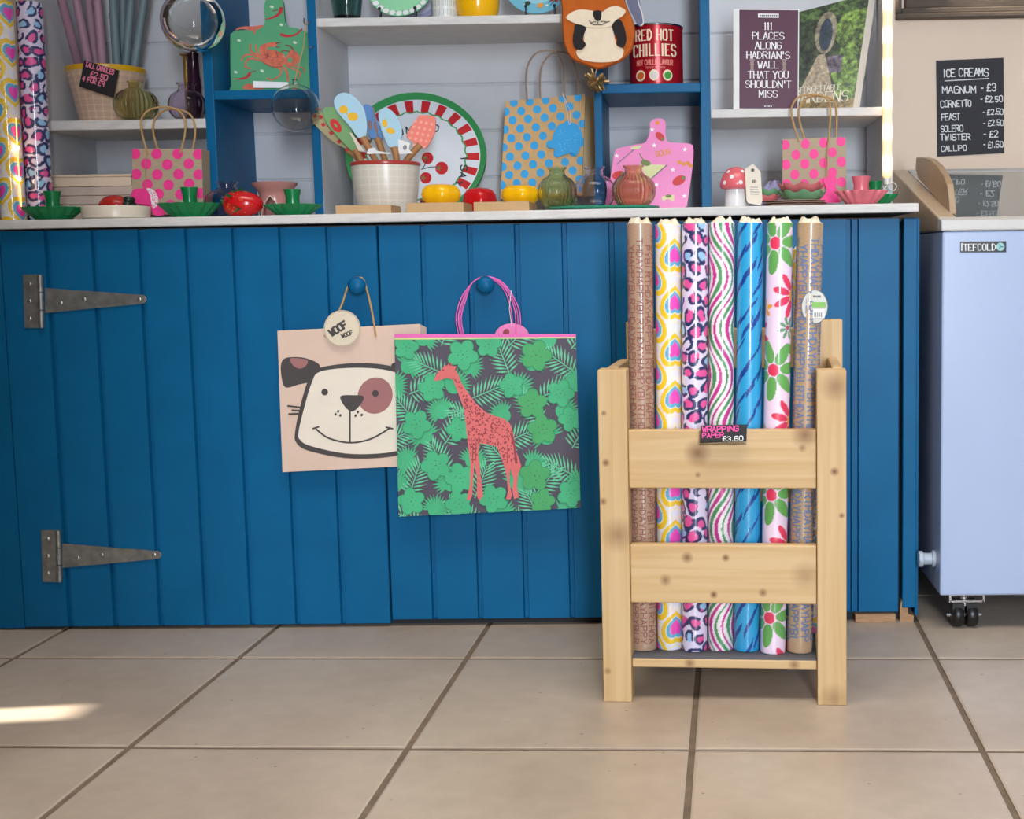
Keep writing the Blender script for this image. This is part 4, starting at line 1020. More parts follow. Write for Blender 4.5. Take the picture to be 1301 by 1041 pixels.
def pinktag_l(P, t):
    g = MB(); P2 = Pl(P.Y - .012, P.k, P.z0)
    body = curve([C27(*p) for p in ((450, 640), (300, 650), (262, 730), (290, 820), (400, 838), (500, 850), (540, 960), (600, 985), (690, 965), (660, 900), (610, 840), (590, 720), (540, 650))], 4, True)
    g.slab(P2, body, .0012, 0)
    lace = curve([C27(*p) for p in ((460, 640), (540, 655), (600, 740), (600, 840), (540, 895), (515, 800), (500, 720))], 4, True)
    g.sheet(P2, lace, .0003, 1); r2 = random.Random(2)
    for i in range(40):
        q = ell(*C27(r2.uniform(480, 600), r2.uniform(660, 880)), .7, .7, 0, 6); g.sheet(P2, q, .0005, 0)
    g.tube([P2.pt(*C27(450, 130), -.004), P2.pt(*C27(440, 400)), P2.pt(*C27(455, 650), .001)], .0006, 2)
    tag(g.build('gift_tag', [PINK, WHT, TWINE], t, fix=False), 'neon pink cut-out tag with white lace print on a string')
giftbag('spotted_gift_bag', 'kraft gift bag with neon pink spots under the left shelf', [(168, 189), (256, 189.5), (258.5, 272), (168, 273)], .125, .0, .045, KRG, PINK, sp,
        [([(188, 196), (181, 170), (180, 152), (190, 140), (208, 136), (226, 140), (235, 152), (235, 172), (229, 195)], .0015),
         ([(193, 196), (185, 168), (186, 150), (198, 138), (214, 136), (231, 142), (238, 156), (238, 174), (233, 195)], -.040)], TWINE, pinktag_l)
C5 = lambda x, y: (870 + x / 3.7185, y / 3.7185)
sp = []
for (x, y) in ((475, 685), (570, 680), (655, 675), (738, 668), (525, 732), (610, 728), (697, 720), (478, 778), (567, 775), (655, 770), (740, 765), (520, 825), (610, 822), (698, 815), (480, 870), (565, 870), (650, 865), (740, 860), (700, 905), (610, 910), (520, 915)):
    sp.append(ell(*C5(x, y), 5.8, 6.4, 0, 16))
def pinktag_r(P, t):
    g = MB(); P2 = Pl(P.Y - .012, P.k, P.z0)
    g.slab(P2, curve([C5(*p) for p in ((655, 850), (690, 820), (718, 845), (712, 895), (735, 950), (720, 958), (632, 955), (648, 920), (668, 890))], 4, True), .0012, 0)
    g.tube([P2.pt(*C5(680, 650), -.004), P2.pt(*C5(665, 760)), P2.pt(*C5(672, 845), .001)], .0006, 1)
    g.tube([P2.pt(*C5(680, 650), -.004), P2.pt(*C5(675, 760)), P2.pt(*C5(676, 845), .001)], .0006, 1)
    tag(g.build('gift_tag', [PINK, TWINE], t, fix=False), 'neon pink cut-out tag on a string')
quad = [C5(462, 658), C5(760, 648), C5(765, 950), C5(462, 955)]
t = giftbag('spotted_gift_bag', 'kraft gift bag with neon pink spots under the book shelf on the right', quad, .15, .0, .028, KRG, PINK, sp,
        [([C5(*p) for p in ((540, 670), (510, 570), (505, 510), (530, 465), (570, 450), (640, 452), (680, 480), (688, 540), (680, 660))], .0015),
         ([C5(*p) for p in ((575, 665), (548, 570), (545, 510), (570, 465), (620, 448), (690, 455), (720, 490), (724, 560), (722, 650))], -.024)], TWINE, pinktag_r)
sd = MB(); P = Pl(.12, 0, 0); a_, b_ = P.pt(*quad[1]), P.pt(*quad[2]); 
# blue spotted bag leaning on the back panel
C4 = lambda x, y: (620 + x / 3.718, y / 3.718)
sp = []
for (x, y) in ((122, 485), (197, 480), (272, 473), (352, 465), (425, 458), (85, 528), (157, 525), (232, 518), (307, 511), (385, 504), (117, 568), (190, 562), (267, 556), (343, 550), (418, 543), (80, 612), (152, 607), (226, 602), (302, 596), (378, 590), (446, 584), (110, 653), (184, 648), (260, 643), (336, 638), (410, 632), (74, 697), (146, 692), (219, 688), (294, 683), (370, 678), (442, 672), (104, 741), (177, 736), (252, 731), (328, 726), (404, 720), (70, 788), (140, 783), (213, 777), (288, 772), (364, 766), (438, 760), (100, 827), (173, 822), (248, 816), (324, 811), (400, 806), (66, 874), (136, 866), (209, 862), (284, 858), (360, 854), (432, 848), (95, 910), (170, 905), (245, 900), (320, 895), (400, 890)):
    sp.append(ell(*C4(x, y), 5.2, 5.4, 0, 16))
BLUI = mat('sky_blue_ink', (44, 164, 228), .6, .06)
def bluetag(P, t):
    g = MB(); P2 = Pl(P.Y - .006, P.k, P.z0)
    el = curve([C4(*p) for p in ((310, 630), (335, 590), (385, 578), (425, 592), (446, 640), (438, 690), (428, 720), (412, 738), (398, 722), (350, 735), (335, 742), (318, 735), (315, 705), (285, 695), (278, 678), (300, 668))], 4, True)
    g.slab(P2, el, .0015, 0)
    r2 = random.Random(8)
    for i in range(30): g.sheet(P2, ell(*C4(r2.uniform(330, 420), r2.uniform(610, 715)), .8, .8, 0, 6), .0003, 2)
    g.tube([P2.pt(*C4(352, 440)), P2.pt(*C4(372, 520)), P2.pt(*C4(384, 590), .001)], .0006, 1); g.tube([P2.pt(*C4(352, 440)), P2.pt(*C4(390, 530)), P2.pt(*C4(388, 590), .001)], .0006, 1)
    tag(g.build('gift_tag', [BLUI, WHT, mat('pale_blue_ink', (96, 190, 238), .6)], t, fix=False), 'sky blue cut-out tag hanging on a string')
giftbag('spotted_gift_bag', 'tan gift bag with sky blue spots leaning against the back panel', [C4(82, 478), C4(460, 446), C4(442, 925), C4(58, 940)], .27, .10, .010, mat('tan_kraft', (206, 168, 116), .75, .06, 60), BLUI, sp,
        [([C4(*p) for p in ((185, 480), (180, 380), (188, 310), (225, 255), (275, 240), (320, 250), (350, 300), (358, 380), (362, 470))], .0015),
         ([C4(*p) for p in ((245, 475), (242, 380), (250, 310), (285, 260), (330, 240), (380, 250), (402, 290), (424, 380), (430, 460))], -.009)], mat('grey_twine', (160, 140, 122), .8, .1, 200), bluetag)
mb = MB(); mb.slab(Pl(.345, .10, ZC(0)), [C4(380, 455), C4(500, 462), C4(505, 925), C4(380, 930)], .008)
tag(mb.build('paper_bag', mat('straw_paper', (204, 182, 140), .7, .05), fix=False), 'plain straw coloured paper bag behind the blue spotted gift bag', 'gift bag')

# pot of tall candles on the left shelf
POT = bpy.data.materials.new('block_printed_pot'); POT.use_nodes = True
def printed(m, base, ink, sx, sz_, amt=.7):
    nt = m.node_tree; N = nt.nodes; K = nt.links; b = N['Principled BSDF']; b.inputs['Roughness'].default_value = .28
    tc = N.new('ShaderNodeTexCoord'); sp_ = N.new('ShaderNodeSeparateXYZ'); K.new(tc.outputs['Object'], sp_.inputs[0])
    an = N.new('ShaderNodeMath'); an.operation = 'ARCTAN2'; K.new(sp_.outputs['X'], an.inputs[0]); K.new(sp_.outputs['Y'], an.inputs[1])
    def mth(op, a, bb):
        n = N.new('ShaderNodeMath'); n.operation = op
        for i, q in enumerate((a, bb)):
            if q is None: continue
            if isinstance(q, (int, float)): n.inputs[i].default_value = q
            else: K.new(q, n.inputs[i])
        return n.outputs[0]
    u = mth('MULTIPLY', an.outputs[0], sx / (2 * PI)); v = mth('MULTIPLY', sp_.outputs['Z'], sz_)
    fu = mth('SUBTRACT', mth('FRACT', u, None), .5); fv = mth('SUBTRACT', mth('FRACT', v, None), .5)
    r = mth('SQRT', mth('ADD', mth('MULTIPLY', fu, fu), mth('MULTIPLY', fv, fv)), None)
    ring = mth('ABSOLUTE', mth('SINE', mth('MULTIPLY', r, 20), None), None)
    mxx = mth('MAXIMUM', mth('ABSOLUTE', fu, None), mth('ABSOLUTE', fv, None))
    pat = mth('MULTIPLY', mth('GREATER_THAN', ring, .72), mth('LESS_THAN', mxx, .42))
    mx = N.new('ShaderNodeMix'); mx.data_type = 'RGBA'; K.new(mth('MULTIPLY', pat, amt), mx.inputs['Factor'])
    mx.inputs['A'].default_value = (*L3(base), 1); mx.inputs['B'].default_value = (*L3(ink), 1); K.new(mx.outputs['Result'], b.inputs['Base Color'])
    return m
printed(POT, (232, 200, 172), (160, 128, 116), 24, 75)
Yp = .300; pc_, pq = prof_px(138.5, [(0, 153), (31, 153), (34, 148), (41, 112), (46, 92), (46.5, 83), (45, 83), (44, 92), (37, 122), (30, 148), (0, 149)], Yp, ZS1)
pot = thing('candle_pot', 'block-printed cream pot with yellow rim on the left shelf, full of tall candles', 'pot', pc_)
mb = MB(); mb.lathe(pc_, pq, 0, 56); mb.build('bowl', POT, pot, smooth=True)
kz = mpp(Yp); mb = MB(); zr1 = pc_[2] + (153 - 83) * kz
mb.lathe((pc_[0], pc_[1], zr1 - .0105), [(46.2 * kz, 0), (47 * kz, .004), (47 * kz, .010), (46 * kz, .012), (44.5 * kz, .011), (44.3 * kz, .0)], 0, 56); mb.build('rim', mat('yellow_glaze', (232, 178, 30), .3, .06), pot, smooth=True)
MV = mat('mauve_wax', (172, 134, 152), .5, .05); TL = mat('slate_teal_wax', (112, 132, 138), .5, .05)
cands = [(78, 0, 100, 83, 0, MV, 'leftmost mauve tall candle in the pot'), (97, 0, 113, 83, -.012, MV, 'second mauve tall candle from the left in the pot'), (112, 0, 122, 83, .022, MV, 'dim mauve tall candle standing behind the others in the pot'),
         (123.5, 0, 130.5, 83, -.016, MV, 'rightmost mauve tall candle in the pot'), (143.5, 0, 148.5, 83, -.014, TL, 'leftmost slate teal tall candle in the pot'), (156, 0, 156.5, 83, .022, TL, 'slate teal tall candle at the back of the pot between the others'),
         (166.5, 0, 159.5, 83, .006, TL, 'slate teal tall candle second from the right in the pot'), (183, 0, 171, 83, -.008, TL, 'rightmost slate teal tall candle in the pot, leaning right')]
for u0, v0, u1, v1, dy, m, lab in cands:
    y = Yp + dy; p1 = Vector(at(u1, v1, y)); p0 = Vector(at(u0, v0, y - (.085 if u0 < 80 else .02 if u0 < 100 else 0))); d = (p0 - p1).normalized()
    t0 = (ZS1 + .008 - p1.z) / d.z
    base = p1 + d * t0 * .82; tip = p1 + d * .44
    w = .0098 if 'dim' not in lab and 'back of' not in lab else .0085
    cn = thing('tall_candle', lab, 'candle', tuple(base), 'tall candles in the printed pot')
    mb = MB(); n = 10; mb.tube([base + (tip - base) * (i / n) for i in range(n + 1)], [w * (1 - .18 * (i / n)) if i < n else w * .35 for i in range(n + 1)], 0, 20); mb.build('wax', m, cn, smooth=True)
    mb = MB(); mb.tube([tip, tip + d * .012], .0008, 0, 6); mb.build('wick', mat('wick', (230, 224, 210), .8), cn)
# price sign on the pot
ps = Pl(Yp - 46.5 * kz - .006, .0, ZS1); cq = [(107, 76.5), (151, 89.5), (144, 124.5), (100.5, 110)]
mb = MB(); mb.slab(ps, cq, .0015, 0); rr = random.Random(9)
for s, u, v, h, w in (('TALL CANDLES', 108, 84.2, 6.0, 2.55), ('£2.50', 114, 96.5, 6.6, 4.0), ('4 FOR £9', 104.5, 102.0, 6.4, 3.1)):
    for q in text(s, u, v, h, w, .3, .285, .2, jit=.05, rnd=rr): mb.sheet(ps, q, .0004, 1)
tag(mb.build('price_sign', [BLK, mat('dusky_pink_chalk', (236, 130, 160), .6)], fix=False), 'small tilted black tall candles price sign on the printed candle pot', 'price sign')

# glass bud vases
def vase(uc, prof, Y, zb, m, label, grp, ribs=(30, .022), sc=1.0):
    k = mpp(Y); vb = max(p[1] for p in prof); x = at(uc, vb, Y)[0]
    q = [(r * k, (vb - v) * k) for r, v in prof]; t = .0022
    inn = [(max(r - t, .001), z + (t if i == 0 else 0)) for i, (r, z) in enumerate(q)][::-1]
    full = [(0, 0)] + q + inn + [(0, t)]; hmax = q[-1][1]
    amp = [0] + [ribs[1] if .1 * hmax < z < .80 * hmax else 0 for r, z in q] + [0] * (len(inn) + 1)
    mb = MB(); mb.lathe((x, Y, zb), full, 0, 180 if ribs[1] else 56, (ribs[0], amp))
    return tag(mb.build('glass_vase', m, smooth=True, base=(x, Y, zb)), label, 'vase', grp)
def vprof(w, h, nw, v0):      # round body, short neck, rolled lip (px half-widths)
    pr = []
    for i in range(11):
        a = -PI / 2 * .80 + (PI * .80) * i / 10 * .96; pr.append((w * math.cos(a) ** .8 if math.cos(a) > 0 else 0, v0 - h * .80 * (math.sin(a) - math.sin(-PI / 2 * .8)) / (2 * math.sin(PI / 2 * .8))))
    pr += [(nw, v0 - h * .84), (nw * .97, v0 - h * .93), (nw * 1.22, v0 - h * .97), (nw * 1.2, v0 - h)]
    return pr
OLV = glass('olive_glass', (240, 238, 196), .14, 1.3); SMK = glass('mauve_glass', (238, 226, 238), .06, 1.3); LIL = glass('lilac_glass', (246, 240, 250), .05, 1.3); MOSS = glass('moss_glass', (232, 240, 196), .14, 1.3); AMB = glass('amber_olive_glass', (244, 232, 194), .14, 1.3)
VG = 'round glass bud vases'
vase(174, vprof(26.5, 49, 8, 153), .207, ZS1, OLV, 'olive green ribbed glass vase on the left shelf beside the candle pot', VG)
vase(239, vprof(23.5, 47, 10, 151), .225, ZS1, SMK, 'smoky mauve glass vase on the left shelf', VG, (12, .01))
vase(290, vprof(30, 46, 11, 270), .128, ZC(-.95), SMK, 'smoky mauve glass vase behind the red strawberry dish', VG, (12, .01))
# green tray and its three vases
x0, x1 = at(690, 264, .05)[0], at(838, 262, .05)[0]; xm = (x0 + x1) / 2
mb = MB(); zt_ = ZC(xm); R0 = (x1 - x0) / 2
mb.lathe((xm, .085, zt_), [(0, 0), (R0 * .90, 0), (R0 * .985, .004), (R0, .0075), (R0 * .985, .0085), (R0 * .95, .006), (R0 * .88, .004), (0, .004)], 0, 64, None, None, .78)
tag(mb.build('oval_tray', mat('jade_enamel', (42, 140, 110), .25, .05), smooth=True), 'oval jade green tray under three glass vases on the worktop', 'tray')
zt_ += .0042
vase(708.5, vprof(24.5, 52, 10, 262), .06, zt_, MOSS, 'moss green ribbed glass vase, left of three on the jade tray', VG)
vase(756, vprof(26.5, 53, 11, 261), .100, zt_, LIL, 'lilac clear glass vase, middle of three on the jade tray', VG, (10, .012))
vase(805.5, vprof(27.5, 53, 11, 261), .062, zt_, AMB, 'amber olive ribbed glass vase, right of three on the jade tray', VG)
# dark bottle and brass holder behind the globe on the left shelf
kx = mpp(.30); x = at(249, 150, .30)[0]
bt = thing('dark_bottle', 'tall dark plum bottle behind the mauve vase on the left shelf', 'bottle', (x, .30, ZS1))
mb = MB(); mb.lathe((x, .30, ZS1), [(0, 0), (.014, 0), (.0155, .004), (.0155, .085), (.0125, .11), (.0115, .150), (.0125, .152), (.0125, .158), (0, .158)], 0, 28); mb.build('body', mat('plum_glass', (52, 26, 46), .12, .05), bt, smooth=True)
mb = MB(); mb.lathe((x, .30, ZS1 + .1582), [(0, 0), (.0145, 0), (.0155, .003), (.0145, .007), (0, .007)], 0, 24); mb.build('cap', CREAM, bt, smooth=True)
x = at(239, 150, .33)[0]; mb = MB(); mb.box((x - .004, .325, ZS1), (x + .004, .335, ZS1 + .158)); mb.box((x - .010, .322, ZS1 + .1582), (x + .014, .338, ZS1 + .162))
tag(mb.build('brass_stand', mat('brass', (178, 140, 74), .35, .08, metal=.7), fix=False, bevel=.001), 'slim brass stand beside the dark plum bottle', 'stand')
# clear glass globes with an opening, hung by twine
CLG = glass('clear_glass', (252, 252, 250), .0, 1.3)
def globe(u, v, rpx, Y, label, hook, hookpt=None):
    c = at(u, v, Y); k = mpp(Y); R = rpx * k
    t = thing('glass_globe', label, 'hanging candle globe', tuple(c), 'clear hanging glass globes')
    rot = Matrix.Rotation(math.radians(78), 3, 'X') @ Matrix.Rotation(math.radians(12), 3, 'Y')
    pr = []; n = 22; th = .0007
    for i in range(n + 1):
        a = PI * i / n * .80; pr.append((R * math.sin(a), -R * math.cos(a)))
    q = [(max(r * (1 - th / R), 0), z * (1 - th / R)) for r, z in pr][::-1]
    rimr, rimz = pr[-1]
    full = pr + [(rimr * 1.02, rimz + .001)] + q
    full[0] = (0, full[0][1]); full[-1] = (0, full[-1][1])
    mb = MB(); mb.lathe(tuple(c), full, 0, 48, rot=rot); mb.build('globe', CLG, t, smooth=True, angle=70)
    mb = MB(); mb.lathe((c[0], c[1], c[2] + R - .001), [(0.0, 0), (.0055, 0), (.0045, .006), (.006, .010), (0, .012)], 0, 16); mb.build('hanging_loop', CLG, t, smooth=True)
    mb = MB(); mb.tube(hook(c, R), .0011, 0, 8); mb.build('twine', TWINE, t, smooth=True)
    return t
globe(245, 27, 38.5, .108, 'clear glass globe hanging high in front of the left shelf', lambda c, R: [(c[0], c[1], c[2] + R + .008), (c[0] + .001, c[1], c[2] + R + .3)])
hk = at(390, 27, .172)
globe(376, 137, 29.5, .122, 'clear glass globe hanging on twine below the crab chopping board', lambda c, R: [(c[0], c[1], c[2] + R + .008), tuple(np.array(at(385.5, 60, .156))), tuple(np.array(at(388.5, 30, .163))), tuple(hk)])
ck = MB(); ck.tube([at(394, 26, .1805), at(391, 30, .170), at(388, 32, .165), at(386, 28, .165), at(386.5, 23, .165)], .0016, 0, 8); ck.tube([at(399, 59, .1805), at(395, 60, .170), at(391.5, 60.5, .164)], .0014, 0, 8)
ck.build('cup_hook', CHROME, hut, smooth=True)
# crab chopping board
C5b = lambda x, y: (280 + x / 9.915, y / 9.915)
Pb = Pl(.245, .08, ZS2)
cb = thing('chopping_board', 'green crab and chilli print chopping board on the blue shelf', 'chopping board', (at(345, 110, .245)[0], .25, ZS2))
zzb = lambda x: Pb
out = curve([C5b(*p) for p in [(150, 1075), (128, 1000), (120, 400), (135, 345), (200, 305), (400, 292), (520, 255), (555, 200), (548, 60), (560, -60), (620, -150), (720, -150), (785, -60), (798, 60), (812, 190), (850, 250), (960, 275), (1060, 315), (1100, 370), (1120, 700), (1132, 1000), (1105, 1085)]], 4, True)
lowz = min(Pb.pt(u, v)[2] for u, v in out); Pb = Pl(.245 - .08 * 0, .08, ZS2)
BG = mat('board_green', (92, 170, 124), .35, .05); CH = mat('chilli_red', (196, 52, 66), .4, .12, 60); CRB = mat('crab_orange', (214, 110, 86), .45, .22, 90); CRD = mat('crab_dark', (138, 60, 50), .5, .1); STARW = mat('pale_star', (214, 232, 208), .5)
mb = MB(); mb.slab(Pb, out, .008, 0)
def cs(p, off, m): 
    q = [C5b(*a) for a in p]; mb.sheet(Pb, q, off, m)
def chilli(pts, w, off=.0003):
    c = curve(pts, 5); n = len(c)
    for i in range(n - 1):
        ww = w * (1 - i / (n - 1)) ** .6; w2 = w * max(1 - (i + 1) / (n - 1), .05) ** .6
        for q in [ribbon([c[i], c[i + 1]], 1)[0]]:
            (x0, y0), (x1, y1) = c[i], c[i + 1]; l = math.hypot(x1 - x0, y1 - y0); nx, ny = -(y1 - y0) / l, (x1 - x0) / l
            cs([(x0 + nx * ww / 2, y0 + ny * ww / 2), (x1 + nx * w2 / 2, y1 + ny * w2 / 2), (x1 - nx * w2 / 2, y1 - ny * w2 / 2), (x0 - nx * ww / 2, y0 - ny * ww / 2)], off, 1)
chilli([(770, 10), (745, 80), (680, 130), (560, 165)], 56); chilli([(750, 360), (850, 385), (960, 350), (1030, 280)][::-1], 20); chilli([(750, 352), (850, 375), (950, 350), (1025, 285)], 40); chilli([(370, 840), (330, 890), (250, 915), (150, 915)], 46)
for l in ([(660, 60), (720, 40)], [(365, 835), (440, 812)]):
    for q in ribbon(l, 12): cs(q, .0003, 3)
for (x, y) in ((765, 230), (232, 428), (935, 455), (190, 828), (522, 812), (645, 5)): cs(ell(x, y, 26, 17, .3, 8), .0003, 4)
cs(curve([(510, 640), (520, 560), (600, 545), (700, 560), (800, 610), (815, 690), (780, 750), (680, 760), (580, 730), (520, 690)], 5, True), .0004, 2)
cs(curve([(490, 570), (495, 510), (560, 470), (700, 450), (700, 500), (600, 520), (520, 590)], 5, True), .0005, 2); cs([(690, 455), (780, 452), (700, 475)], .0006, 3); cs([(690, 500), (770, 515), (700, 520)], .0006, 3)
cs(curve([(810, 690), (850, 600), (890, 550), (960, 580), (1000, 660), (960, 720), (880, 760), (820, 740)], 5, True), .0005, 2); cs(curve([(840, 690), (870, 640), (900, 660), (890, 710)], 4, True), .0006, 0)
for q in ribbon(curve([(820, 490), (880, 505), (920, 550)], 4), 16): cs(q, .0005, 3)
for q in ribbon(curve([(760, 570), (820, 560), (870, 570)], 4), 12): cs(q, .0005, 3)
for st, w in (([(520, 650), (440, 600), (380, 560), (375, 480)], 22), ([(510, 630), (455, 570), (445, 480)], 18), ([(520, 660), (400, 610), (300, 620), (265, 680)], 20), ([(520, 690), (420, 660), (340, 670), (310, 750), (370, 785)], 22), ([(650, 750), (760, 800), (740, 870), (660, 920), (580, 910)], 20), ([(760, 760), (830, 810), (850, 940)], 26), ([(840, 760), (960, 810), (1000, 850), (980, 910)], 18), ([(900, 750), (1030, 775), (1060, 830)], 16)):
    for q in ribbon(curve(st, 5), w): cs(q, .00035, 2)
for st in ([(530, 700), (650, 765), (780, 755)], [(560, 600), (640, 640), (760, 640)], [(700, 560), (720, 640)], [(600, 560), (580, 650)]):
    for q in ribbon(curve(st, 4), 8): cs(q, .0007, 3)
cs(curve([(180, 300), (260, 255), (400, 250), (540, 235), (500, 275), (400, 305), (280, 285)], 4, True), .0003, 2); cs([(400, 300), (430, 360), (440, 300)], .0003, 2); cs([(470, 270), (560, 300), (500, 280)], .0003, 2)
cs(curve([(280, 1035), (330, 975), (440, 985), (560, 995), (540, 1040), (420, 1045)], 4, True), .0003, 2); cs([(900, 1000), (960, 1030), (920, 1045)], .0003, 2)
bo_ = mb.build('board', [BG, CH, CRB, CRD, STARW], cb, fix=False)
dz = ZS2 - min((bo_.matrix_basis @ v.co).z + cb.location.z for v in bo_.data.vertices)
cb.location.z += dz
mb = MB(); lp = Pl(.2385, 0, ZS2); ql = [(321.5, 103), (366, 104.5), (366.5, 111.6), (322, 111.6)]; mb.slab(lp, ql, .0012)
mb.box((at(322, 111, .2385)[0], .2397, ZS2 + .0002), (at(366, 111, .2385)[0], .2405, ZS2 + .004))
tag(mb.build('blank_label', mat('bright_white_card', (252, 252, 252), .5, 0.02), fix=False), 'blank white shelf label standing against the crab chopping board', 'label')
# red strawberry dish
Y = .050; c = at(303, 272, Y); x = at(309, 272, Y)[0]; z = ZC(x); k = mpp(Y)
sb = thing('strawberry_dish', 'bright red strawberry-shaped dish with green leaves, lying on the worktop', 'dish', (x, Y, z))
mb = MB(); n = 32; prof = [(0, -24), (7, -23), (13, -19.5), (16.5, -12), (17, -3), (15.5, 8), (11.5, 18), (6, 24), (0, 26)]
vs = []
mb.lathe((x, Y, z + 16.2 * k), [(r * k, q * k) for r, q in prof], 0, 40, rot=Matrix.Rotation(PI / 2, 3, 'Y'))
mb.build('berry', RED, sb, smooth=True)
mb = MB(); rr = random.Random(4)
for i in range(46):
    a = rr.uniform(PI * .55, PI * 1.7); tt = rr.uniform(-18, 18); r = np.interp(tt, [q for _, q in prof], [r for r, _ in prof]) + .1
    p = (x + tt * k, Y + r * k * math.cos(a + PI / 2) * -1 if False else Y - r * k * abs(math.cos(a)), z + 16.2 * k + r * k * math.sin(a) * (1 if math.sin(a) > -0.7 else .5)); mb.ball(p, .0011, 0, 6)
mb.build('seeds', mat('seed_gold', (214, 170, 60), .4), sb, smooth=True)
mb = MB()
for kk in range(7):
    a = kk * 2 * PI / 7; cy, cz = math.cos(a), math.sin(a)
    b0 = np.array([x - 24 * k, Y, z + 16.2 * k])
    tip = np.array([x - (6 if kk % 2 else -5) * k, Y + cy * 18.5 * k, z + 17.2 * k + cz * (17.5 if cz > 0 else 15.5) * k]); side = np.array([0, -cz, cy]) * 6.5 * k; mid = b0 * .45 + tip * .55 + np.array([-.001, cy * .010, cz * .010])
    mb.add([b0, mid + side, tip + np.array([0, cy * .003, cz * .003]), mid - side], [(0, 1, 2, 3)])
    nrm = np.array([-.0015, cy * .0015, cz * .0015]); mb.add([b0 + nrm, mid + side + nrm, tip + np.array([0, cy * .003, cz * .003]) + nrm, mid - side + nrm], [(0, 1, 2, 3)])
mb.tube([(x - 23 * k, Y, z + 16 * k), (x - 27 * k, Y - .002, z + 22 * k)], .0026, 0, 10)
mb.build('leaves', mat('leaf_glaze', (40, 116, 70), .3, .15, 60), sb, fix=False)
# pink oil burner
OB = mat('dusky_pink_glaze', (198, 138, 130), .18, .05); Y = .160; k = mpp(Y); x = at(350, 268, Y)[0]; z = ZC(x)
ob = thing('oil_burner', 'dusky pink ceramic oil burner with an arched opening on the worktop', 'oil burner', (x, Y, z))
R = 19 * k; hh = 33 * k; n = 72; mb = MB(); vs = []; fs = []
prof = [(19.5, 0), (19, 8), (18.5, 16), (18.5, 24), (19, 29), (20, 33)]
cols = []
def archz(t):                                    # height of the opening at angle t from the front
    return 27 * k * max(0, 1 - (abs(t) / .78)) ** .55 if abs(t) < .78 else 0
m_ = 10
for j in range(n):
    t = 2 * PI * (j + .5 * 0) / n; t = (t + PI) % (2 * PI) - PI; a = archz(t)
    for i in range(m_ + 1):
        zz = a + (33 * k - a) * i / m_; r = np.interp(zz / k, [q for _, q in prof], [p for p, _ in prof]) * k
        vs.append((x + r * math.sin(t), Y - r * math.cos(t), z + zz))
    for i in range(m_ + 1):
        zz = a + (33 * k - a) * i / m_; r = np.interp(zz / k, [q for _, q in prof], [p for p, _ in prof]) * k - .004
        vs.append((x + r * math.sin(t), Y - r * math.cos(t), z + zz))
s_ = 2 * (m_ + 1)
for j in range(n):
    j2 = (j + 1) % n
    for i in range(m_):
        fs.append((j * s_ + i, j2 * s_ + i, j2 * s_ + i + 1, j * s_ + i + 1)); fs.append((j * s_ + m_ + 1 + i, j * s_ + m_ + 2 + i, j2 * s_ + m_ + 2 + i, j2 * s_ + m_ + 1 + i))
    fs.append((j * s_, j * s_ + m_ + 1, j2 * s_ + m_ + 1, j2 * s_))
mb.add(vs, fs); mb.build('body', OB, ob, smooth=True, angle=35)
mb = MB(); mb.lathe((x, Y, z + 31.5 * k), [(0, 0), (19.5 * k, 0), (22 * k, 4 * k), (27.5 * k, 10 * k), (28.5 * k, 13 * k), (27 * k, 13.4 * k), (20 * k, 6 * k), (0, 4 * k)], 0, 56); mb.build('oil_bowl', OB, ob, smooth=True, angle=45)
mb = MB(); arch = [t for t in np.linspace(-.78, .78, 41)]
mb.tube([(x + (19.2 * k) * math.sin(t), Y - 19.2 * k * math.cos(t), z + archz(t) + .0008) for t in arch], .0011, 0, 8); tag(mb.build('arch_edge', CREAM, ob, smooth=True), 'pale glazed edge round the arch')

# utensil pot and the cooking tools in it
PT2 = bpy.data.materials.new('grey_block_print_pot'); PT2.use_nodes = True; printed(PT2, (232, 226, 214), (160, 156, 148), 22, 62, .4)
Y = .165; uc = 491.5; zb = ZC(-.6); k = mpp(Y)
c, q = prof_px(uc, [(0, 263), (33, 263), (36, 259), (40.5, 225), (42.5, 200), (42.5, 197), (40.5, 197), (38.5, 225), (34, 257), (0, 258)], Y, zb)
up_ = thing('utensil_pot', 'cream block-printed utensil pot with red rim on the worktop', 'pot', c)
mb = MB(); mb.lathe(c, q, 0, 56); mb.build('bowl', PT2, up_, smooth=True)
mb = MB(); zrm = zb + (263 - 201) * k; mb.lathe((c[0], c[1], zrm), [(42.2 * k, 0), (43.6 * k, .002), (43.8 * k, .006), (42.6 * k, .0085), (40.3 * k, .0075), (40.2 * k, 0)], 0, 56); tag(mb.build('rim', mat('brick_red_glaze', (176, 62, 56), .25, .05), up_, smooth=True), 'brick red rim')
C39 = lambda x, y: (390 + x / 6.1235, 105 + y / 6.1235)
WOOD = mat('handle_wood', (178, 126, 78), .55, .15, 40, stretch=(8, 8, 1))
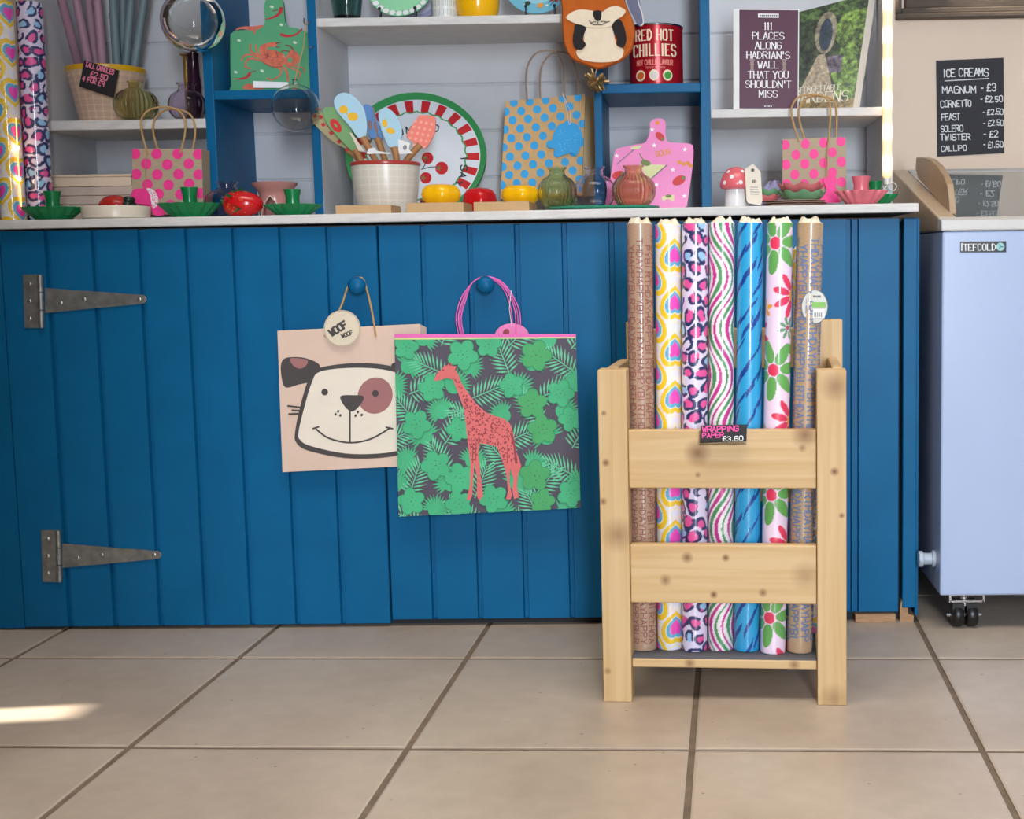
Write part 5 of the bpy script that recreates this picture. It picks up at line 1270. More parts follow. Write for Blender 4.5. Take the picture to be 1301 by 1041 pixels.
def utensil(name, label, head, hand, dy, m, extra=None, th=.006, hk=.10):
    """head outline (crop pixels) and the wooden handle running down into the pot"""
    Pq = Pl(Y + dy, -.0, zb); o = thing(name, label, 'kitchen utensil', tuple(Pq.pt(*C39(*hand[1]))), 'printed utensils in the utensil pot')
    mb = MB(); hd = curve([C39(*p) for p in head], 5, True); mb.slab(Pq, hd, th, 0)
    if extra:
        for poly, mi in extra:
            mb.sheet(Pq, [C39(*p) for p in poly], .0004 + .0002 * (mi > 1), mi)
    mats = m if isinstance(m, list) else [m]
    mb.build('head', mats, o, fix=False, bevel=.0015)
    a = np.array(Pq.pt(*C39(*hand[0]))) + np.array([0, th / 2, 0]); b = np.array(Pq.pt(*C39(*hand[1]))) + np.array([0, th / 2, 0])
    d = (b - a) / np.linalg.norm(b - a); end = b + d * max((zb + .012 - b[2]) / d[2], 0) if d[2] < 0 else b
    lim = c[0] + np.clip(end[0] - c[0], -.040, .040); end = np.array([lim, np.clip(end[1], Y - .035, Y + .035), end[2]])
    mb = MB(); mb.tube([a, b, end], [.0075, .007, .006], 0, 12); mb.build('handle', WOOD, o, smooth=True)
SKYB = mat('sky_silicone', (176, 216, 236), .45, .03); SAGE = mat('sage_silicone', (122, 168, 112), .45, .04); LEMON = mat('lemon_print', (244, 190, 40), .5, .05); REDP = mat('red_print', (206, 44, 44), .5, .08); CORP = mat('coral_silicone', (246, 134, 118), .5, .04); CORL = mat('coral_pale', (250, 170, 152), .5); BLS = mat('cornflower_silicone', (92, 138, 196), .5, .05); BRP = mat('brown_print', (140, 110, 110), .5); TANP = mat('leaf_tan', (186, 172, 128), .5)
utensil('spoon', 'pale blue spoon with yellow lemons standing highest in the utensil pot', [(210, 130), (250, 85), (310, 80), (380, 120), (440, 200), (462, 290), (465, 370), (450, 428), (400, 432), (330, 340), (250, 250), (215, 190)], [(430, 425), (500, 550)], -.020, [SKYB, LEMON], [(ell(285, 210, 34, 32), 1), (ell(358, 265, 40, 32), 1), ([(300, 225), (330, 250), (325, 260), (300, 235)], 1)])
utensil('spoon', 'green spoon with a red pattern leaning left in the utensil pot', [(120, 220), (150, 190), (230, 200), (320, 300), (360, 420), (400, 540), (370, 550), (280, 470), (190, 370), (140, 300)], [(375, 520), (400, 570)], -.012, [SAGE, REDP, SAGE], [(ell(225, 335, 62, 34, .95), 1), (ell(225, 335, 20, 8, .95), 2)])
chk = []
for i in range(9):
    for j in range(3):
        if (i + j) % 2 == 0:
            x_, y_ = 62 + i * 31 + j * 14, 262 + i * 33 - j * 26
            chk.append(([(x_ - 17, y_ - 4), (x_ + 4, y_ - 20), (x_ + 22, y_ + 2), (x_ + 2, y_ + 18)], 1))
utensil('spatula', 'red and tan checked spatula at the far left of the utensil pot', [(40, 262), (70, 236), (125, 240), (180, 330), (270, 420), (340, 510), (350, 545), (310, 520), (200, 460), (90, 360), (48, 305)], [(330, 530), (372, 565)], .006, [TANP, REDP], chk)
utensil('spatula', 'cornflower blue spatula with brown print in the middle of the utensil pot', [(440, 180), (500, 185), (540, 280), (590, 430), (560, 440), (490, 432), (462, 330)], [(545, 430), (590, 560)], .010, [BLS, BRP], [(ell(490, 330, 16, 40, -.1), 1), (ell(535, 345, 14, 42, -.2), 1), ([(510, 190), (520, 190), (560, 430), (548, 430)], 1)])
utensil('spoon', 'smaller pale blue lemon print spoon right of centre in the utensil pot', [(556, 240), (580, 205), (620, 195), (680, 240), (730, 330), (735, 420), (710, 500), (640, 505), (590, 400), (560, 300)], [(672, 500), (690, 560)], -.022, [SKYB, LEMON], [(ell(605, 315, 20, 32, -.2), 1), (ell(650, 375, 36, 22, .3), 1)])
dots = [(ell(845 + i * 42 - j * 14, 300 + j * 44 + i * 8, 12, 12, 0, 8), 1) for i in range(4) for j in range(5) if 0 <= i * 42 - j * 14 + 60 < 200]
utensil('spatula', 'coral checked spatula at the right of the utensil pot', [(860, 270), (890, 252), (985, 262), (1000, 300), (990, 400), (930, 505), (900, 505), (790, 440), (778, 400)], [(880, 480), (800, 570)], -.004, [CORP, CORL], dots)
lb = MB(); PL_ = Pl(Y - .031, 0, zb); lb.slab(PL_, [C39(*p) for p in ((708, 440), (802, 470), (792, 520), (825, 550), (715, 556))], .0006, 0); lb.sheet(PL_, ell(*C39(762, 505), 2.6, 3.4, .3), .0003, 1)
tag(lb.build('swing_ticket', [WHT, mat('ticket_grey', (150, 150, 150), .6)], fix=False), 'white paper ticket with grey mark on the utensil pot rim at right', 'ticket', 'paper tickets on the utensils')
lb = MB(); lb.slab(Pl(Y - .033, 0, zb), [C39(*p) for p in ((465, 545), (480, 515), (525, 505), (540, 530), (600, 540), (655, 548), (640, 556), (540, 552), (470, 556))], .0006, 0)
tag(lb.build('swing_ticket', WHT, fix=False), 'crumpled white paper ticket at the middle of the utensil pot rim', 'ticket', 'paper tickets on the utensils')
lb = MB(); lb.slab(Pl(Y - .026, 0, zb), [C39(*p) for p in ((330, 388), (350, 392), (402, 470), (450, 530), (400, 532), (372, 470))], .0006, 0)
tag(lb.build('swing_ticket', CREAM, fix=False), 'long cream paper ticket beside the green spoon', 'ticket', 'paper tickets on the utensils')

# round tin tray with the tomato slogan
Pt = Pl(.30, .22, ZC(-.5)); TC = (529, 184)
tr = thing('round_tray', 'large round tin tray with red and white scalloped border and tomatoes', 'tray', tuple(Pt.pt(529, 264)))
TG = mat('tray_green', (62, 158, 92), .3, .04); TW = mat('tray_white', (222, 228, 236), .3, .02); TR = mat('tray_red', (200, 34, 42), .3, .06)
RXp, RYp = 89, 78.5
mb = MB(); mb.slab(Pt, ell(*TC, RXp - 2, RYp - 2, 0, 72), .003, 0)
o_e, i_e = ell(*TC, RXp, RYp, 0, 72), ell(*TC, RXp - 8, RYp - 7, 0, 72)
for i in range(72):
    j = (i + 1) % 72; A, B, C_, D = Pt.pt(*o_e[i], .012), Pt.pt(*o_e[j], .012), Pt.pt(*i_e[j], .0015), Pt.pt(*i_e[i], .0015)
    E_, F_ = Pt.pt(*o_e[j], -.001), Pt.pt(*o_e[i], -.001)
    mb.add([A, B, C_, D], [(0, 1, 2, 3)], 0); mb.add([A, B, E_, F_], [(0, 1, 2, 3)], 0)
mb.build('rim', TG, tr, fix=False)
mb = MB(); mb.sheet(Pt, ell(*TC, RXp - 7.5, RYp - 6.5, 0, 72), .0006, 0)
ns = 44
for i in range(ns):
    a0 = 2 * PI * (i + .0) / ns - .06; a1 = 2 * PI * (i + 1.0) / ns - .06
    f = lambda a, s: (TC[0] + RXp * s * math.cos(a), TC[1] + RYp * s * math.sin(a))
    mb.sheet(Pt, [f(a0, .895), f((a0 + a1) / 2, .895), f(a1, .895), f(a1, .70), f(a0, .70)], .0009, 1 if i % 2 else 2)
sc_ = []
for i in range(160):
    a = 2 * PI * i / 160; s = .735 - .028 * abs(math.sin(a * 14)); sc_.append((TC[0] + RXp * s * math.cos(a), TC[1] + RYp * s * math.sin(a)))
mb.sheet(Pt, sc_, .0013, 3); mb.sheet(Pt, [((x_ - TC[0]) * .968 + TC[0], (y_ - TC[1]) * .968 + TC[1]) for x_, y_ in sc_], .0017, 0)
C3 = lambda x, y: (390 + x / 3.716, y / 3.716)
def arctext(s, x_, y_, h, w, ang):
    for q in text(s, 0, 0, h, w, .3, 0, .2):
        mb.sheet(Pt, [C3(x_ + px_ * math.cos(ang) - py_ * math.sin(ang), y_ + px_ * math.sin(ang) + py_ * math.cos(ang)) for px_, py_ in q], .002, 4)
for ch, x_, y_, an in (('T', 398, 590, -.45), ('O', 430, 590, -.22), ('M', 470, 578, -.10), ('A', 515, 570, -.02), ('T', 556, 566, .05), ('O', 592, 566, .16)): arctext(ch, x_, y_, 30, 25, an)
for ch, x_, y_, an in (('I', 726, 692, 1.5), ('S', 726, 728, 1.62), ('A', 722, 760, 1.78), ('Y', 706, 796, 1.98), ('T', 686, 842, 2.35), ('O', 664, 862, 2.5)): arctext(ch, x_, y_, 30, 24, an)
for ch, x_, y_, an in (('O', 560, 896, 3.0), ('T', 520, 905, 3.1)): arctext(ch, x_, y_, 30, 24, an)
for (x_, y_, r) in ((635, 742, 30), (560, 788, 27), (568, 695, 28)):
    mb.sheet(Pt, ell(*C3(x_, y_), r / 3.716, r / 3.716), .002, 2)
    for kk in range(5):
        a = kk * 1.257; q0 = C3(x_ - r * .45, y_); 
        for q in ribbon([(x_ - r * .45, y_), (x_ - r * .45 + 13 * math.cos(a), y_ + 13 * math.sin(a))], 3): mb.sheet(Pt, [C3(*p) for p in q], .0023, 3)
for st in ([(540, 748), (580, 738), (620, 736)], [(545, 745), (560, 720), (568, 705)]):
    for q in ribbon(curve(st, 4), 4): mb.sheet(Pt, [C3(*p) for p in q], .0022, 4)
mb.build('printed_face', [TW, TW, TR, TG, mat('tray_ink', (40, 50, 56), .4)], tr, fix=False)
lo = min(v.co.z for ch in tr.children for v in ch.data.vertices); tr.location.z = ZC(-.5) - lo

# three shallow kraft boxes with little dishes
def kbox(u0, u1, v0, v1, Y, dep, label):
    a, b = at(u0, v1, Y), at(u1, v0, Y); z = ZC(a[0]); hh = b[2] - a[2]
    t = thing('kraft_box', label, 'box', ((a[0] + b[0]) / 2, Y + dep / 2, z), 'shallow kraft boxes on the worktop')
    mb = MB(); mb.box((a[0], Y, z), (b[0], Y + dep, z + .003)); 
    w = .002
    mb.box((a[0], Y, z + .003), (b[0], Y + w, z + hh)); mb.box((a[0], Y + dep - w, z + .003), (b[0], Y + dep, z + hh)); mb.box((a[0], Y + w, z + .003), (a[0] + w, Y + dep - w, z + hh)); mb.box((b[0] - w, Y + w, z + .003), (b[0], Y + dep - w, z + hh))
    mb.build('tray', KRAFTBOX, t, fix=False)
    mb = MB(); mb.box((a[0] + w, Y + w, z + .003), (b[0] - w, Y + dep - w, z + hh - .0015)); mb.build('padding', mat('kraft_fill', (182, 148, 106), .9, .15, 90), t)
    return z + hh - .0015, (a[0] + b[0]) / 2
zk1, xk1 = kbox(426.5, 496.5, 257.5, 270, .012, .088, 'shallow kraft box in front of the utensil pot, left of three')
zk2, xk2 = kbox(517, 588.5, 255, 269, .012, .105, 'shallow kraft box holding the first yellow dish, middle of three')
zk3, xk3 = kbox(602, 672, 253, 266.5, .012, .13, 'shallow kraft box below the second yellow dish, right of three')
YEL = mat('lemon_glaze', (250, 188, 14), .16, .05)
def lobed(u, wpx, hpx, Y, zb, m, label, lob=5, top=None, cat='dish', name='lobed_dish', stem=None):
    k = mpp(Y); x = at(u, 250, Y)[0]; t = thing(name, label, cat, (x, Y, zb)); R = wpx / 2 * k; hh = hpx * k
    pr = [(0, 0), (R * .72, 0), (R * .94, hh * .22), (R, hh * .5), (R * .93, hh * .76), (R * .74, hh * .94), (R * .5, hh), (R * .22, hh * .99), (0, hh * .95)]
    mb = MB(); mb.lathe((x, Y, zb), pr, 0, 80, (lob, [0, .02, .045, .06, .06, .06, .05, .03, 0])); mb.build('bowl', m, t, smooth=True)
    if stem:
        mb = MB(); mb.lathe((x, Y, zb + hh * .93), [(.005, 0), (.004, .003), (.005, .005), (0, .006)], 0, 12); mb.build('stalk', stem, t, smooth=True)
lobed(560, 48, 25, .075, zk2, YEL, 'yellow lobed pepper-shaped dish behind the middle kraft box', 5)
lobed(609, 42, 33, .185, ZC(-.42), RED, 'red lobed tomato-shaped dish between the two yellow dishes', 5, stem=RED)
bpy.context.view_layer.update()
lobed(661, 47, 23, .092, zk3, YEL, 'yellow lobed dish sitting in the right kraft box beside the moss vase', 5)

# pink chopping board
Pk = Pl(.150, .10, ZC(-.05)); C4k = C4
ob_ = curve([C4(*p) for p in ((590, 965), (570, 900), (585, 780), (600, 700), (630, 682), (700, 668), (745, 655), (765, 600), (765, 565), (790, 546), (825, 548), (840, 570), (838, 620), (850, 655), (900, 660), (950, 664), (970, 685), (965, 780), (945, 920), (935, 965), (910, 978), (890, 976))], 4, True)
pk = thing('chopping_board', 'pink cocktail print chopping board leaning against the blue cubby', 'chopping board', (at(825, 262, .15)[0], .155, ZC(-.05)))
PKB = mat('board_pink', (232, 130, 190), .35, .04)
mb = MB(); mb.slab(Pk, ob_, .008, 0)
def ps_(p, off, m): 
    q = clip([C4(*a) for a in p], [C4(560, 540), C4(975, 540), C4(975, 985), C4(560, 985)])
    if len(q) > 2: mb.sheet(Pk, q, off, m)
for (x_, y_) in ((608, 722), (785, 672), (930, 692), (873, 787), (928, 912), (775, 598), (795, 858)):
    ps_([(x_ + (13 if i % 2 == 0 else 5.5) * math.sin(i * PI / 5), y_ - (13 if i % 2 == 0 else 5.5) * math.cos(i * PI / 5)) for i in range(10)], .0003, 1)
def straw(x_, y_, s, a):
    ps_(ell(x_, y_, 32 * s, 20 * s, a, 16), .0004, 2); ps_(ell(x_ + 24 * s * math.cos(a), y_ + 24 * s * math.sin(a), 10 * s, 8 * s, a, 8), .0006, 3)
straw(902, 838, 1.05, -.5); straw(812, 630, .8, .8); straw(615, 812, .95, -.3)
for (x_, y_, s) in ((740, 770, 1.0),):
    ps_([(720, 760), (840, 765), (800, 800), (760, 850), (735, 800)], .0003, 4); ps_(ell(745, 755, 24, 14, .2), .0005, 3)
    for q in ribbon([(715, 712), (745, 760)], 5): ps_(q, .0006, 3)
for q in ribbon([(845, 765), (770, 830), (720, 900)], 5) + ribbon([(610, 760), (680, 700)], 4) + ribbon([(680, 700), (700, 680)], 5): ps_(q, .0004, 5)
ps_([(672, 680), (730, 672), (712, 690), (678, 692)], .0004, 4)
for q in text('SOUR', 795, 726, 24, 14, .3, -.18, .17) : ps_(q, .0004, 6)
mb_t = [(902, 745), (960, 752)]
for x_, y_ in ((905, 752), (925, 760), (945, 756), (958, 768), (800, 566)):
    ps_(ell(x_, y_, 11, 9, .4, 10), .0004, 6)
ps_([(820, 915), (880, 905), (878, 940), (850, 925), (825, 935)], .0004, 4); ps_(ell(852, 912, 14, 8), .0006, 3)
pko = mb.build('board', [PKB, WHT, REDP, mat('olive_print', (110, 130, 60), .5), mat('pale_lime_print', (218, 216, 160), .5), mat('thin_grey_print', (110, 110, 110), .5), mat('amber_print', (222, 140, 50), .5)], pk, fix=False)
lo = min(v.co.z for v in pko.data.vertices); pk.location.z = ZC(-.05) - lo

# red tin on the blue shelf
Y = .25; k = mpp(Y); x = at(834, 105, Y)[0]; RT = 34 * k; hT = 73 * k
tin = thing('food_tin', 'red RED HOT CHILLIES tin on the blue cubby shelf', 'tin', (x, Y, ZS4))
mb = MB(); mb.lathe((x, Y, ZS4), [(0, 0), (RT, 0), (RT, .003), (RT * .985, .004), (RT * .985, hT - .004), (RT, hT - .003)], 0, 64); mb.build('body', mat('tin_red', (176, 24, 40), .25, .06, metal=.25), tin, smooth=True, angle=30)
mb = MB(); mb.lathe((x, Y, ZS4 + hT - .003), [(RT * 1.005, 0), (RT * 1.015, .002), (RT * .98, .0042), (RT * .95, .003), (RT * .94, 0), (0, 0)], 0, 64); mb.build('lid_rim', CHROME, tin, smooth=True)
def ontin(u, v, off=.0004):                      # u, v in photo px round the centre line
    t = math.asin(max(-.99, min(.99, (u - 834) / 33.6))); r = RT * .985 + off
    return (x + r * math.sin(t), Y - r * math.cos(t), ZS4 + (105 - v) * k)
mb = MB()
def tt(s, u, v, h, w, g=.3, sw=.15, serif=True, m=0, al='c'):
    for q in text(s, u, v, h, w, g, 0, sw, serif=serif, align=al): e_ = .0004 + eps(); mb.add([ontin(*p, e_) for p in q], [tuple(range(len(q)))], m)
tt('RED HOT', 833, 52, 12.5, 4.6, .55, .12); tt('CHILLIES', 833, 70.5, 13.5, 4.6, .6, .12)
tt('HOT CHILLI FLAVOUR', 833, 81.5, 6, 1.9, .42, .18, False, 1); tt('READY TO GROW', 834, 86, 2.2, 1.4, .4, .18, False, 1)
for uu, mi in ((815.5, 2), (832, 3), (848.5, 4)):
    mb.add([ontin(*p, .0005) for p in ell(uu, 94, 5.8, 6.8, 0, 18)], [tuple(range(18))], 0)
    mb.add([ontin(*p, .0008) for p in ell(uu + (.3 if mi != 2 else 0), 94, 4.2 if mi != 3 else 4.8, 4.6, .6, 14)], [tuple(range(14))], mi)
mb.build('printed_label', [mat('tin_cream', (244, 226, 196), .4), mat('tin_pink', (226, 130, 120), .4), mat('chilli_spice', (206, 104, 44), .5), mat('tin_silver', (214, 210, 204), .4), mat('leaf_print', (70, 150, 60), .5)], tin, fix=False)

# fox pouch hanging in front of the shelves
C69 = lambda x, y: (690 + x / 6.847, y / 6.847)
YFx = .118; Pf = Pl(YFx); fx = thing('fox_decoration', 'orange felt fox with black arms hanging in front of the shelves', 'hanging decoration', tuple(Pf.pt(758, 82)))
FO = mat('fox_felt', (188, 92, 22), .9, .10, 30, bump=.3, bscale=260); FC = mat('cream_felt', (236, 218, 192), .9, .05, 30, bump=.3, bscale=260); FB = mat('black_felt', (34, 30, 32), .9, .1, bump=.3, bscale=260)
body = curve([(150, -140), (160, 60), (165, 250), (185, 400), (250, 510), (370, 565), (480, 598), (580, 570), (690, 520), (770, 430), (800, 300), (790, 200), (745, 90), (712, 0), (690, -140), (420, -200)], 6, True)
mb = MB(); ft = [Pf.pt(*C69(*p)) for p in body]; cx_, cz_ = np.mean([p[0] for p in ft]), np.mean([p[2] for p in ft]); nb_ = len(ft)
rings = []
for s, yo in ((.96, .0), (1.0, .005), (1.0, .012), (.95, .017)): rings += [(cx_ + (p[0] - cx_) * s, YFx + yo, cz_ + (p[2] - cz_) * s) for p in ft]
fs = [tuple(range(nb_)), tuple(3 * nb_ + i for i in range(nb_))[::-1]]
for r_ in range(3): fs += [(r_ * nb_ + i, r_ * nb_ + (i + 1) % nb_, (r_ + 1) * nb_ + (i + 1) % nb_, (r_ + 1) * nb_ + i) for i in range(nb_)]
mb.add(rings, fs); mb.build('body', FO, fx, smooth=True, angle=50)
def felt(name, p, m, off, n=5, cl_=True):
    mb = MB(); mb.slab(Pl(YFx - off), [C69(*q) for q in (curve(p, n, True) if cl_ else p)], .0018); return mb.build(name, m, fx, fix=False, bevel=.0006)
felt('bib', [(385, 225), (365, 260), (352, 340), (370, 400), (300, 430), (290, 465), (320, 510), (400, 535), (500, 543), (610, 535), (680, 505), (702, 450), (690, 420), (640, 395), (620, 310), (600, 240), (560, 200), (450, 190)], FC, .0024)
felt('cheeks', [(200, 155), (250, 105), (330, 82), (440, 95), (510, 105), (570, 65), (640, 53), (700, 75), (718, 100), (690, 140), (640, 170), (595, 225), (520, 240), (380, 235), (270, 200)], FC, .0046)
felt('arm', [(285, 212), (370, 235), (352, 310), (345, 350), (370, 380), (350, 420), (310, 432), (270, 405), (258, 340), (268, 270)], FB, .0070)
felt('arm', [(600, 220), (650, 165), (690, 195), (715, 270), (724, 350), (700, 410), (660, 400), (640, 380), (645, 340), (620, 290)], FB, .0070)
felt('nose', [(440, 95), (500, 92), (508, 130), (500, 170), (478, 182), (452, 168), (436, 130)], FB, .0070)
mb = MB(); Pm = Pl(YFx - .0062)
for st in ([(478, 175), (478, 215)], [(400, 175), (425, 205), (450, 215), (478, 213), (510, 215), (545, 195), (580, 185)], [(412, 205), (440, 190), (462, 190)], [(500, 188), (530, 185), (560, 195)]): mb.tube([Pm.pt(*C69(*p)) for p in curve(st, 4)], .0008, 0, 6)
mb.build('stitched_mouth', FB, fx)
mb = MB(); mb.tube([(cx_, YFx + .008, max(p[2] for p in ft) - .004), (cx_, YFx + .008, max(p[2] for p in ft) + .25)], .0012, 0, 8); mb.build('hanging_cord', TWINE, fx)
BRS = mat('antique_brass_bells', (158, 132, 92), .4, .15, metal=.8)
mb = MB(); mb.tube([Pl(YFx + .006).pt(*C69(470, 590)), Pl(YFx + .006).pt(*C69(455, 640))], .0012, 0, 6); mb.tube([Pl(YFx + .006).pt(*C69(455, 640)), Pl(YFx + .006).pt(*C69(455, 760))], .0008, 0, 6); mb.build('bell_cord', TWINE, fx)
rr = random.Random(6); bc = Pl(YFx + .006).pt(*C69(460, 705))
for i in range(40):
    d = Vector((rr.gauss(0, 1), rr.gauss(0, 1), rr.gauss(0, 1))).normalized(); rad = rr.uniform(.008, .024); p = Vector(bc) + Vector((d.x * rad, d.y * rad * .7, d.z * rad))
    mb = MB(); rot = Vector((0, 0, 1)).rotation_difference(-d).to_matrix()
    mb.lathe(tuple(p), [(0, .0075), (.0022, .0070), (.0036, .0036), (.0038, -.0014), (.0046, -.0042), (.0039, -.0042), (.0028, .0020), (0, .0043)], 0, 12, rot=rot); mb.build('bell', BRS, fx, smooth=True)
# pale-backed second ornament behind the fox
mb = MB(); Pq = Pl(.150); mb.slab(Pq, curve([C69(*p) for p in ((720, -60), (820, -60), (850, 60), (872, 170), (865, 220), (840, 225), (815, 200), (790, 150), (745, 60))], 5, True), .006, 0)
q = curve([C69(*p) for p in ((815, -60), (835, 40), (862, 120), (872, 200), (850, 222))], 5)
for s_ in ribbon(q, 1.6): mb.sheet(Pq, s_, .0006, 1)
tag(mb.build('felt_ornament', [mat('slate_felt', (112, 116, 140), .9, .1, bump=.2), mat('pale_edge', (216, 210, 212), .8)], fix=False), 'slate blue ornament with pale edge half hidden behind the orange fox', 'hanging decoration')

# books on the right shelf
Yb_ = .20; Pk1 = Pl(Yb_, .12, ZS5); BPL = mat('book_plum', (86, 40, 66), .45, .04); PG = mat('page_white', (228, 222, 214), .7, .03)
bk1 = thing('plum_book', 'plum book titled 111 places along Hadrian\'s Wall on the right shelf', 'book', (at(975, 136, Yb_)[0], .21, ZS5))
cov = [(938, 9), (1015.5, 9.5), (1014.5, 136.5), (938, 136.5)]
mb = MB(); mb.slab(Pk1, cov, .0015, 1); inner = [(939.3, 10.3), (1014.2, 10.8), (1013.3, 135.7), (939.3, 135.7)]; mb.sheet(Pk1, inner, .0004, 0)
y0_ = 34.5
for s, v in (('111', 35.5), ('PLACES', 47.8), ('ALONG', 60), ("HADRIAN'S", 72.3), ('WALL', 84.6), ('THAT YOU', 97.2), ("SHOULDN'T", 109.3), ('MISS', 121.5)):
    for q in text(s, 976, v, 8.6, 5.3, .30, .005, .13, serif=True, align='c'): mb.sheet(Pk1, q, .0008, 1)
mb.sheet(Pk1, [(963, 15), (989.5, 15.4), (989.5, 20.6), (963, 20.2)], .0008, 1)
for i in range(9): mb.sheet(Pk1, [(965 + i * 2.6, 17), (966.8 + i * 2.6, 17), (966.8 + i * 2.6, 18.6), (965 + i * 2.6, 18.6)], .0011, 0)
for i in range(4): mb.sheet(Pk1, [(971 + i * 2.6, 132.4), (972.8 + i * 2.6, 132.4), (972.8 + i * 2.6, 133.6), (971 + i * 2.6, 133.6)], .0008, 1)
for uu in (955.5, 996.5):
    for w_, va, vb in ((3.2, 73, 75), (2.2, 75, 79), (2.8, 79, 80.6), (1.9, 80.6, 86), (2.6, 86, 88.5)): mb.sheet(Pk1, [(uu - w_, va), (uu + w_, va), (uu + w_, vb), (uu - w_, vb)], .0006, 2)
o1 = mb.build('cover', [BPL, WHT, mat('stone_print', (150, 128, 124), .5)], bk1, fix=False)
mb = MB(); P3 = Pl(Yb_ + .0016, .12, ZS5); mb.slab(P3, [(939, 10.5), (1014, 11), (1013, 135.5), (939, 135.8)], .016, 0); o2 = mb.build('pages', PG, bk1, fix=False)
mb = MB(); sp1 = [Pk1.pt(*cov[0]), Pk1.pt(*cov[3])]; a_, b_ = sp1; o = -Pk1.n * .0185
mb.prism([a_, b_, b_ + o, a_ + o], [p + np.array([-.0105, .003, 0]) for p in (a_, b_, b_ + o, a_ + o)], 0); mb.prism([a_ + o, b_ + o, b_ + o - Pk1.n * .0015, a_ + o - Pk1.n * .0015], [p + np.array([.125, 0, 0]) for p in (a_ + o, b_ + o, b_ + o - Pk1.n * .0015, a_ + o - Pk1.n * .0015)], 0)
o3 = mb.build('spine_and_back', WHT, bk1, fix=False)
lo = min(v.co.z for ch in bk1.children for v in ch.data.vertices); bk1.location.z = ZS5 - lo
# garden book standing at an angle
gb = thing('garden_book', 'garden photo book with a path and arched door cover, leaning on the right shelf', 'book', (at(1060, 134, .26)[0], .27, ZS5))
A0, A1 = at(1004, 134, .243), at(1083.5, 132.5, .232); Bt0, Bt1 = at(1006, 12, .262), at(1105, -14, .248)
def gp(u, v, off=0.0):                            # u across, v down the cover, both 0..1
    a = A0 * (1 - u) + A1 * u; b = Bt0 * (1 - u) + Bt1 * u; p = b * (1 - v) + a * v
    n = np.cross(A1 - A0, Bt0 - A0); n = n / np.linalg.norm(n); n = n if n[1] < 0 else -n
    return p + n * off
def gcell(nu, nv, fn):
    vs = []; col = []
    for j in range(nv + 1):
        for i in range(nu + 1): vs.append(gp(i / nu, j / nv, .0004)); col.append(fn(i / nu, j / nv))
    return vs, [(j * (nu + 1) + i, j * (nu + 1) + i + 1, (j + 1) * (nu + 1) + i + 1, (j + 1) * (nu + 1) + i) for j in range(nv) for i in range(nu)], col
rn = np.random.RandomState(3); grid = rn.rand(40, 40)
def vn(x_, y_):
    i, j = int(x_) % 39, int(y_) % 39; fx_, fy_ = x_ - int(x_), y_ - int(y_)
    return (grid[i, j] * (1 - fx_) + grid[i + 1, j] * fx_) * (1 - fy_) + (grid[i, j + 1] * (1 - fx_) + grid[i + 1, j + 1] * fx_) * fy_
def gcol(u, v):
    n = .30 * vn(u * 13, v * 17) + .35 * vn(u * 29 + 3, v * 37) + .35 * vn(u * 38 * 2, v * 38 * 2.6); n = max(0, min(1, (n - .25) * 2.0))
    c = np.array([52, 62, 40]) * (.3 + 1.2 * n)
    if u > .64 + .05 * math.sin(v * 17): c = np.array([104, 132, 58]) * (.25 + 1.2 * n)
    if v < .12: c = np.array([70, 92, 48]) * (.25 + 1.2 * n)
    if .50 < v < .66 and .52 < u < .74: c = np.array([112, 100, 116]) * (.4 + .9 * n)
    ring = ((u - .47) / .145) ** 2 + ((v - .27) / .20) ** 2
    if ring < 1 and v < .47: c = np.array([158, 150, 126]) * (.65 + .5 * n)
    if ((u - .47) / .092) ** 2 + ((v - .29) / .155) ** 2 < 1 and v < .46: c = np.array([52, 68, 84]) * (.6 + .6 * n)
    w_ = .045 + max(0, v - .47) * .60
    if v > .47 and abs(u - .43 + (v - .47) * .12) < w_: c = np.array([182, 166, 140]) * (.68 + .45 * n)
    if v > .91: c = np.array([150, 126, 74]) * (.6 + .6 * n)
    return (*[lin(max(0, min(255, q))) for q in c], 1.0)
vs, fs, col = gcell(90, 130, gcol); o_g = org(gb)
me = bpy.data.meshes.new('cover'); me.from_pydata([tuple(p - np.array(o_g)) for p in vs], [], fs); ca_ = me.color_attributes.new('print', 'FLOAT_COLOR', 'POINT'); ca_.data.foreach_set('color', np.array(col, np.float32).ravel())
me.materials.append(attr_mat('printed_cover', .3)); co_ = bpy.data.objects.new('cover', me); COL.objects.link(co_); co_.parent = gb
mb = MB()
for s, v, h, w in (('UNFORGETTABLE', .825, 6.5, 3.6), ('GARDENS', .93, 12, 8)):
    for q in text(s, 0, 0, h, w, .3, 0, .12, serif=True, align='l'):
        e_ = .001 + eps(); mb.add([gp(.04 + px_ / 82, v + py_ / 128, e_) for px_, py_ in q], [tuple(range(4))], 0)
mb.build('title', mat('title_cream', (226, 220, 196), .5), gb, fix=False)
mb = MB(); n_ = gp(0, 0, 1) - gp(0, 0, 0); q4 = [gp(0, 0), gp(1, 0), gp(1, 1), gp(0, 1)]
mb.prism([p - n_ * .0003 for p in q4], [p - n_ * .026 for p in q4], 0); mb.build('pages', PG, gb, fix=False)
mb = MB(); q5 = [gp(1, 0), gp(1, 1)]; e_ = np.array([.015, .004, 0]); mb.prism([q5[0] + n_ * .001, q5[1] + n_ * .001, q5[1] - n_ * .028, q5[0] - n_ * .028], [p + e_ for p in (q5[0] + n_ * .001, q5[1] + n_ * .001, q5[1] - n_ * .028, q5[0] - n_ * .028)], 0)
mb.build('spine', mat('pale_spine', (206, 202, 194), .5, .04), gb, fix=False)
lo = min(v.co.z for ch in gb.children for v in ch.data.vertices); gb.location.z = ZS5 - lo
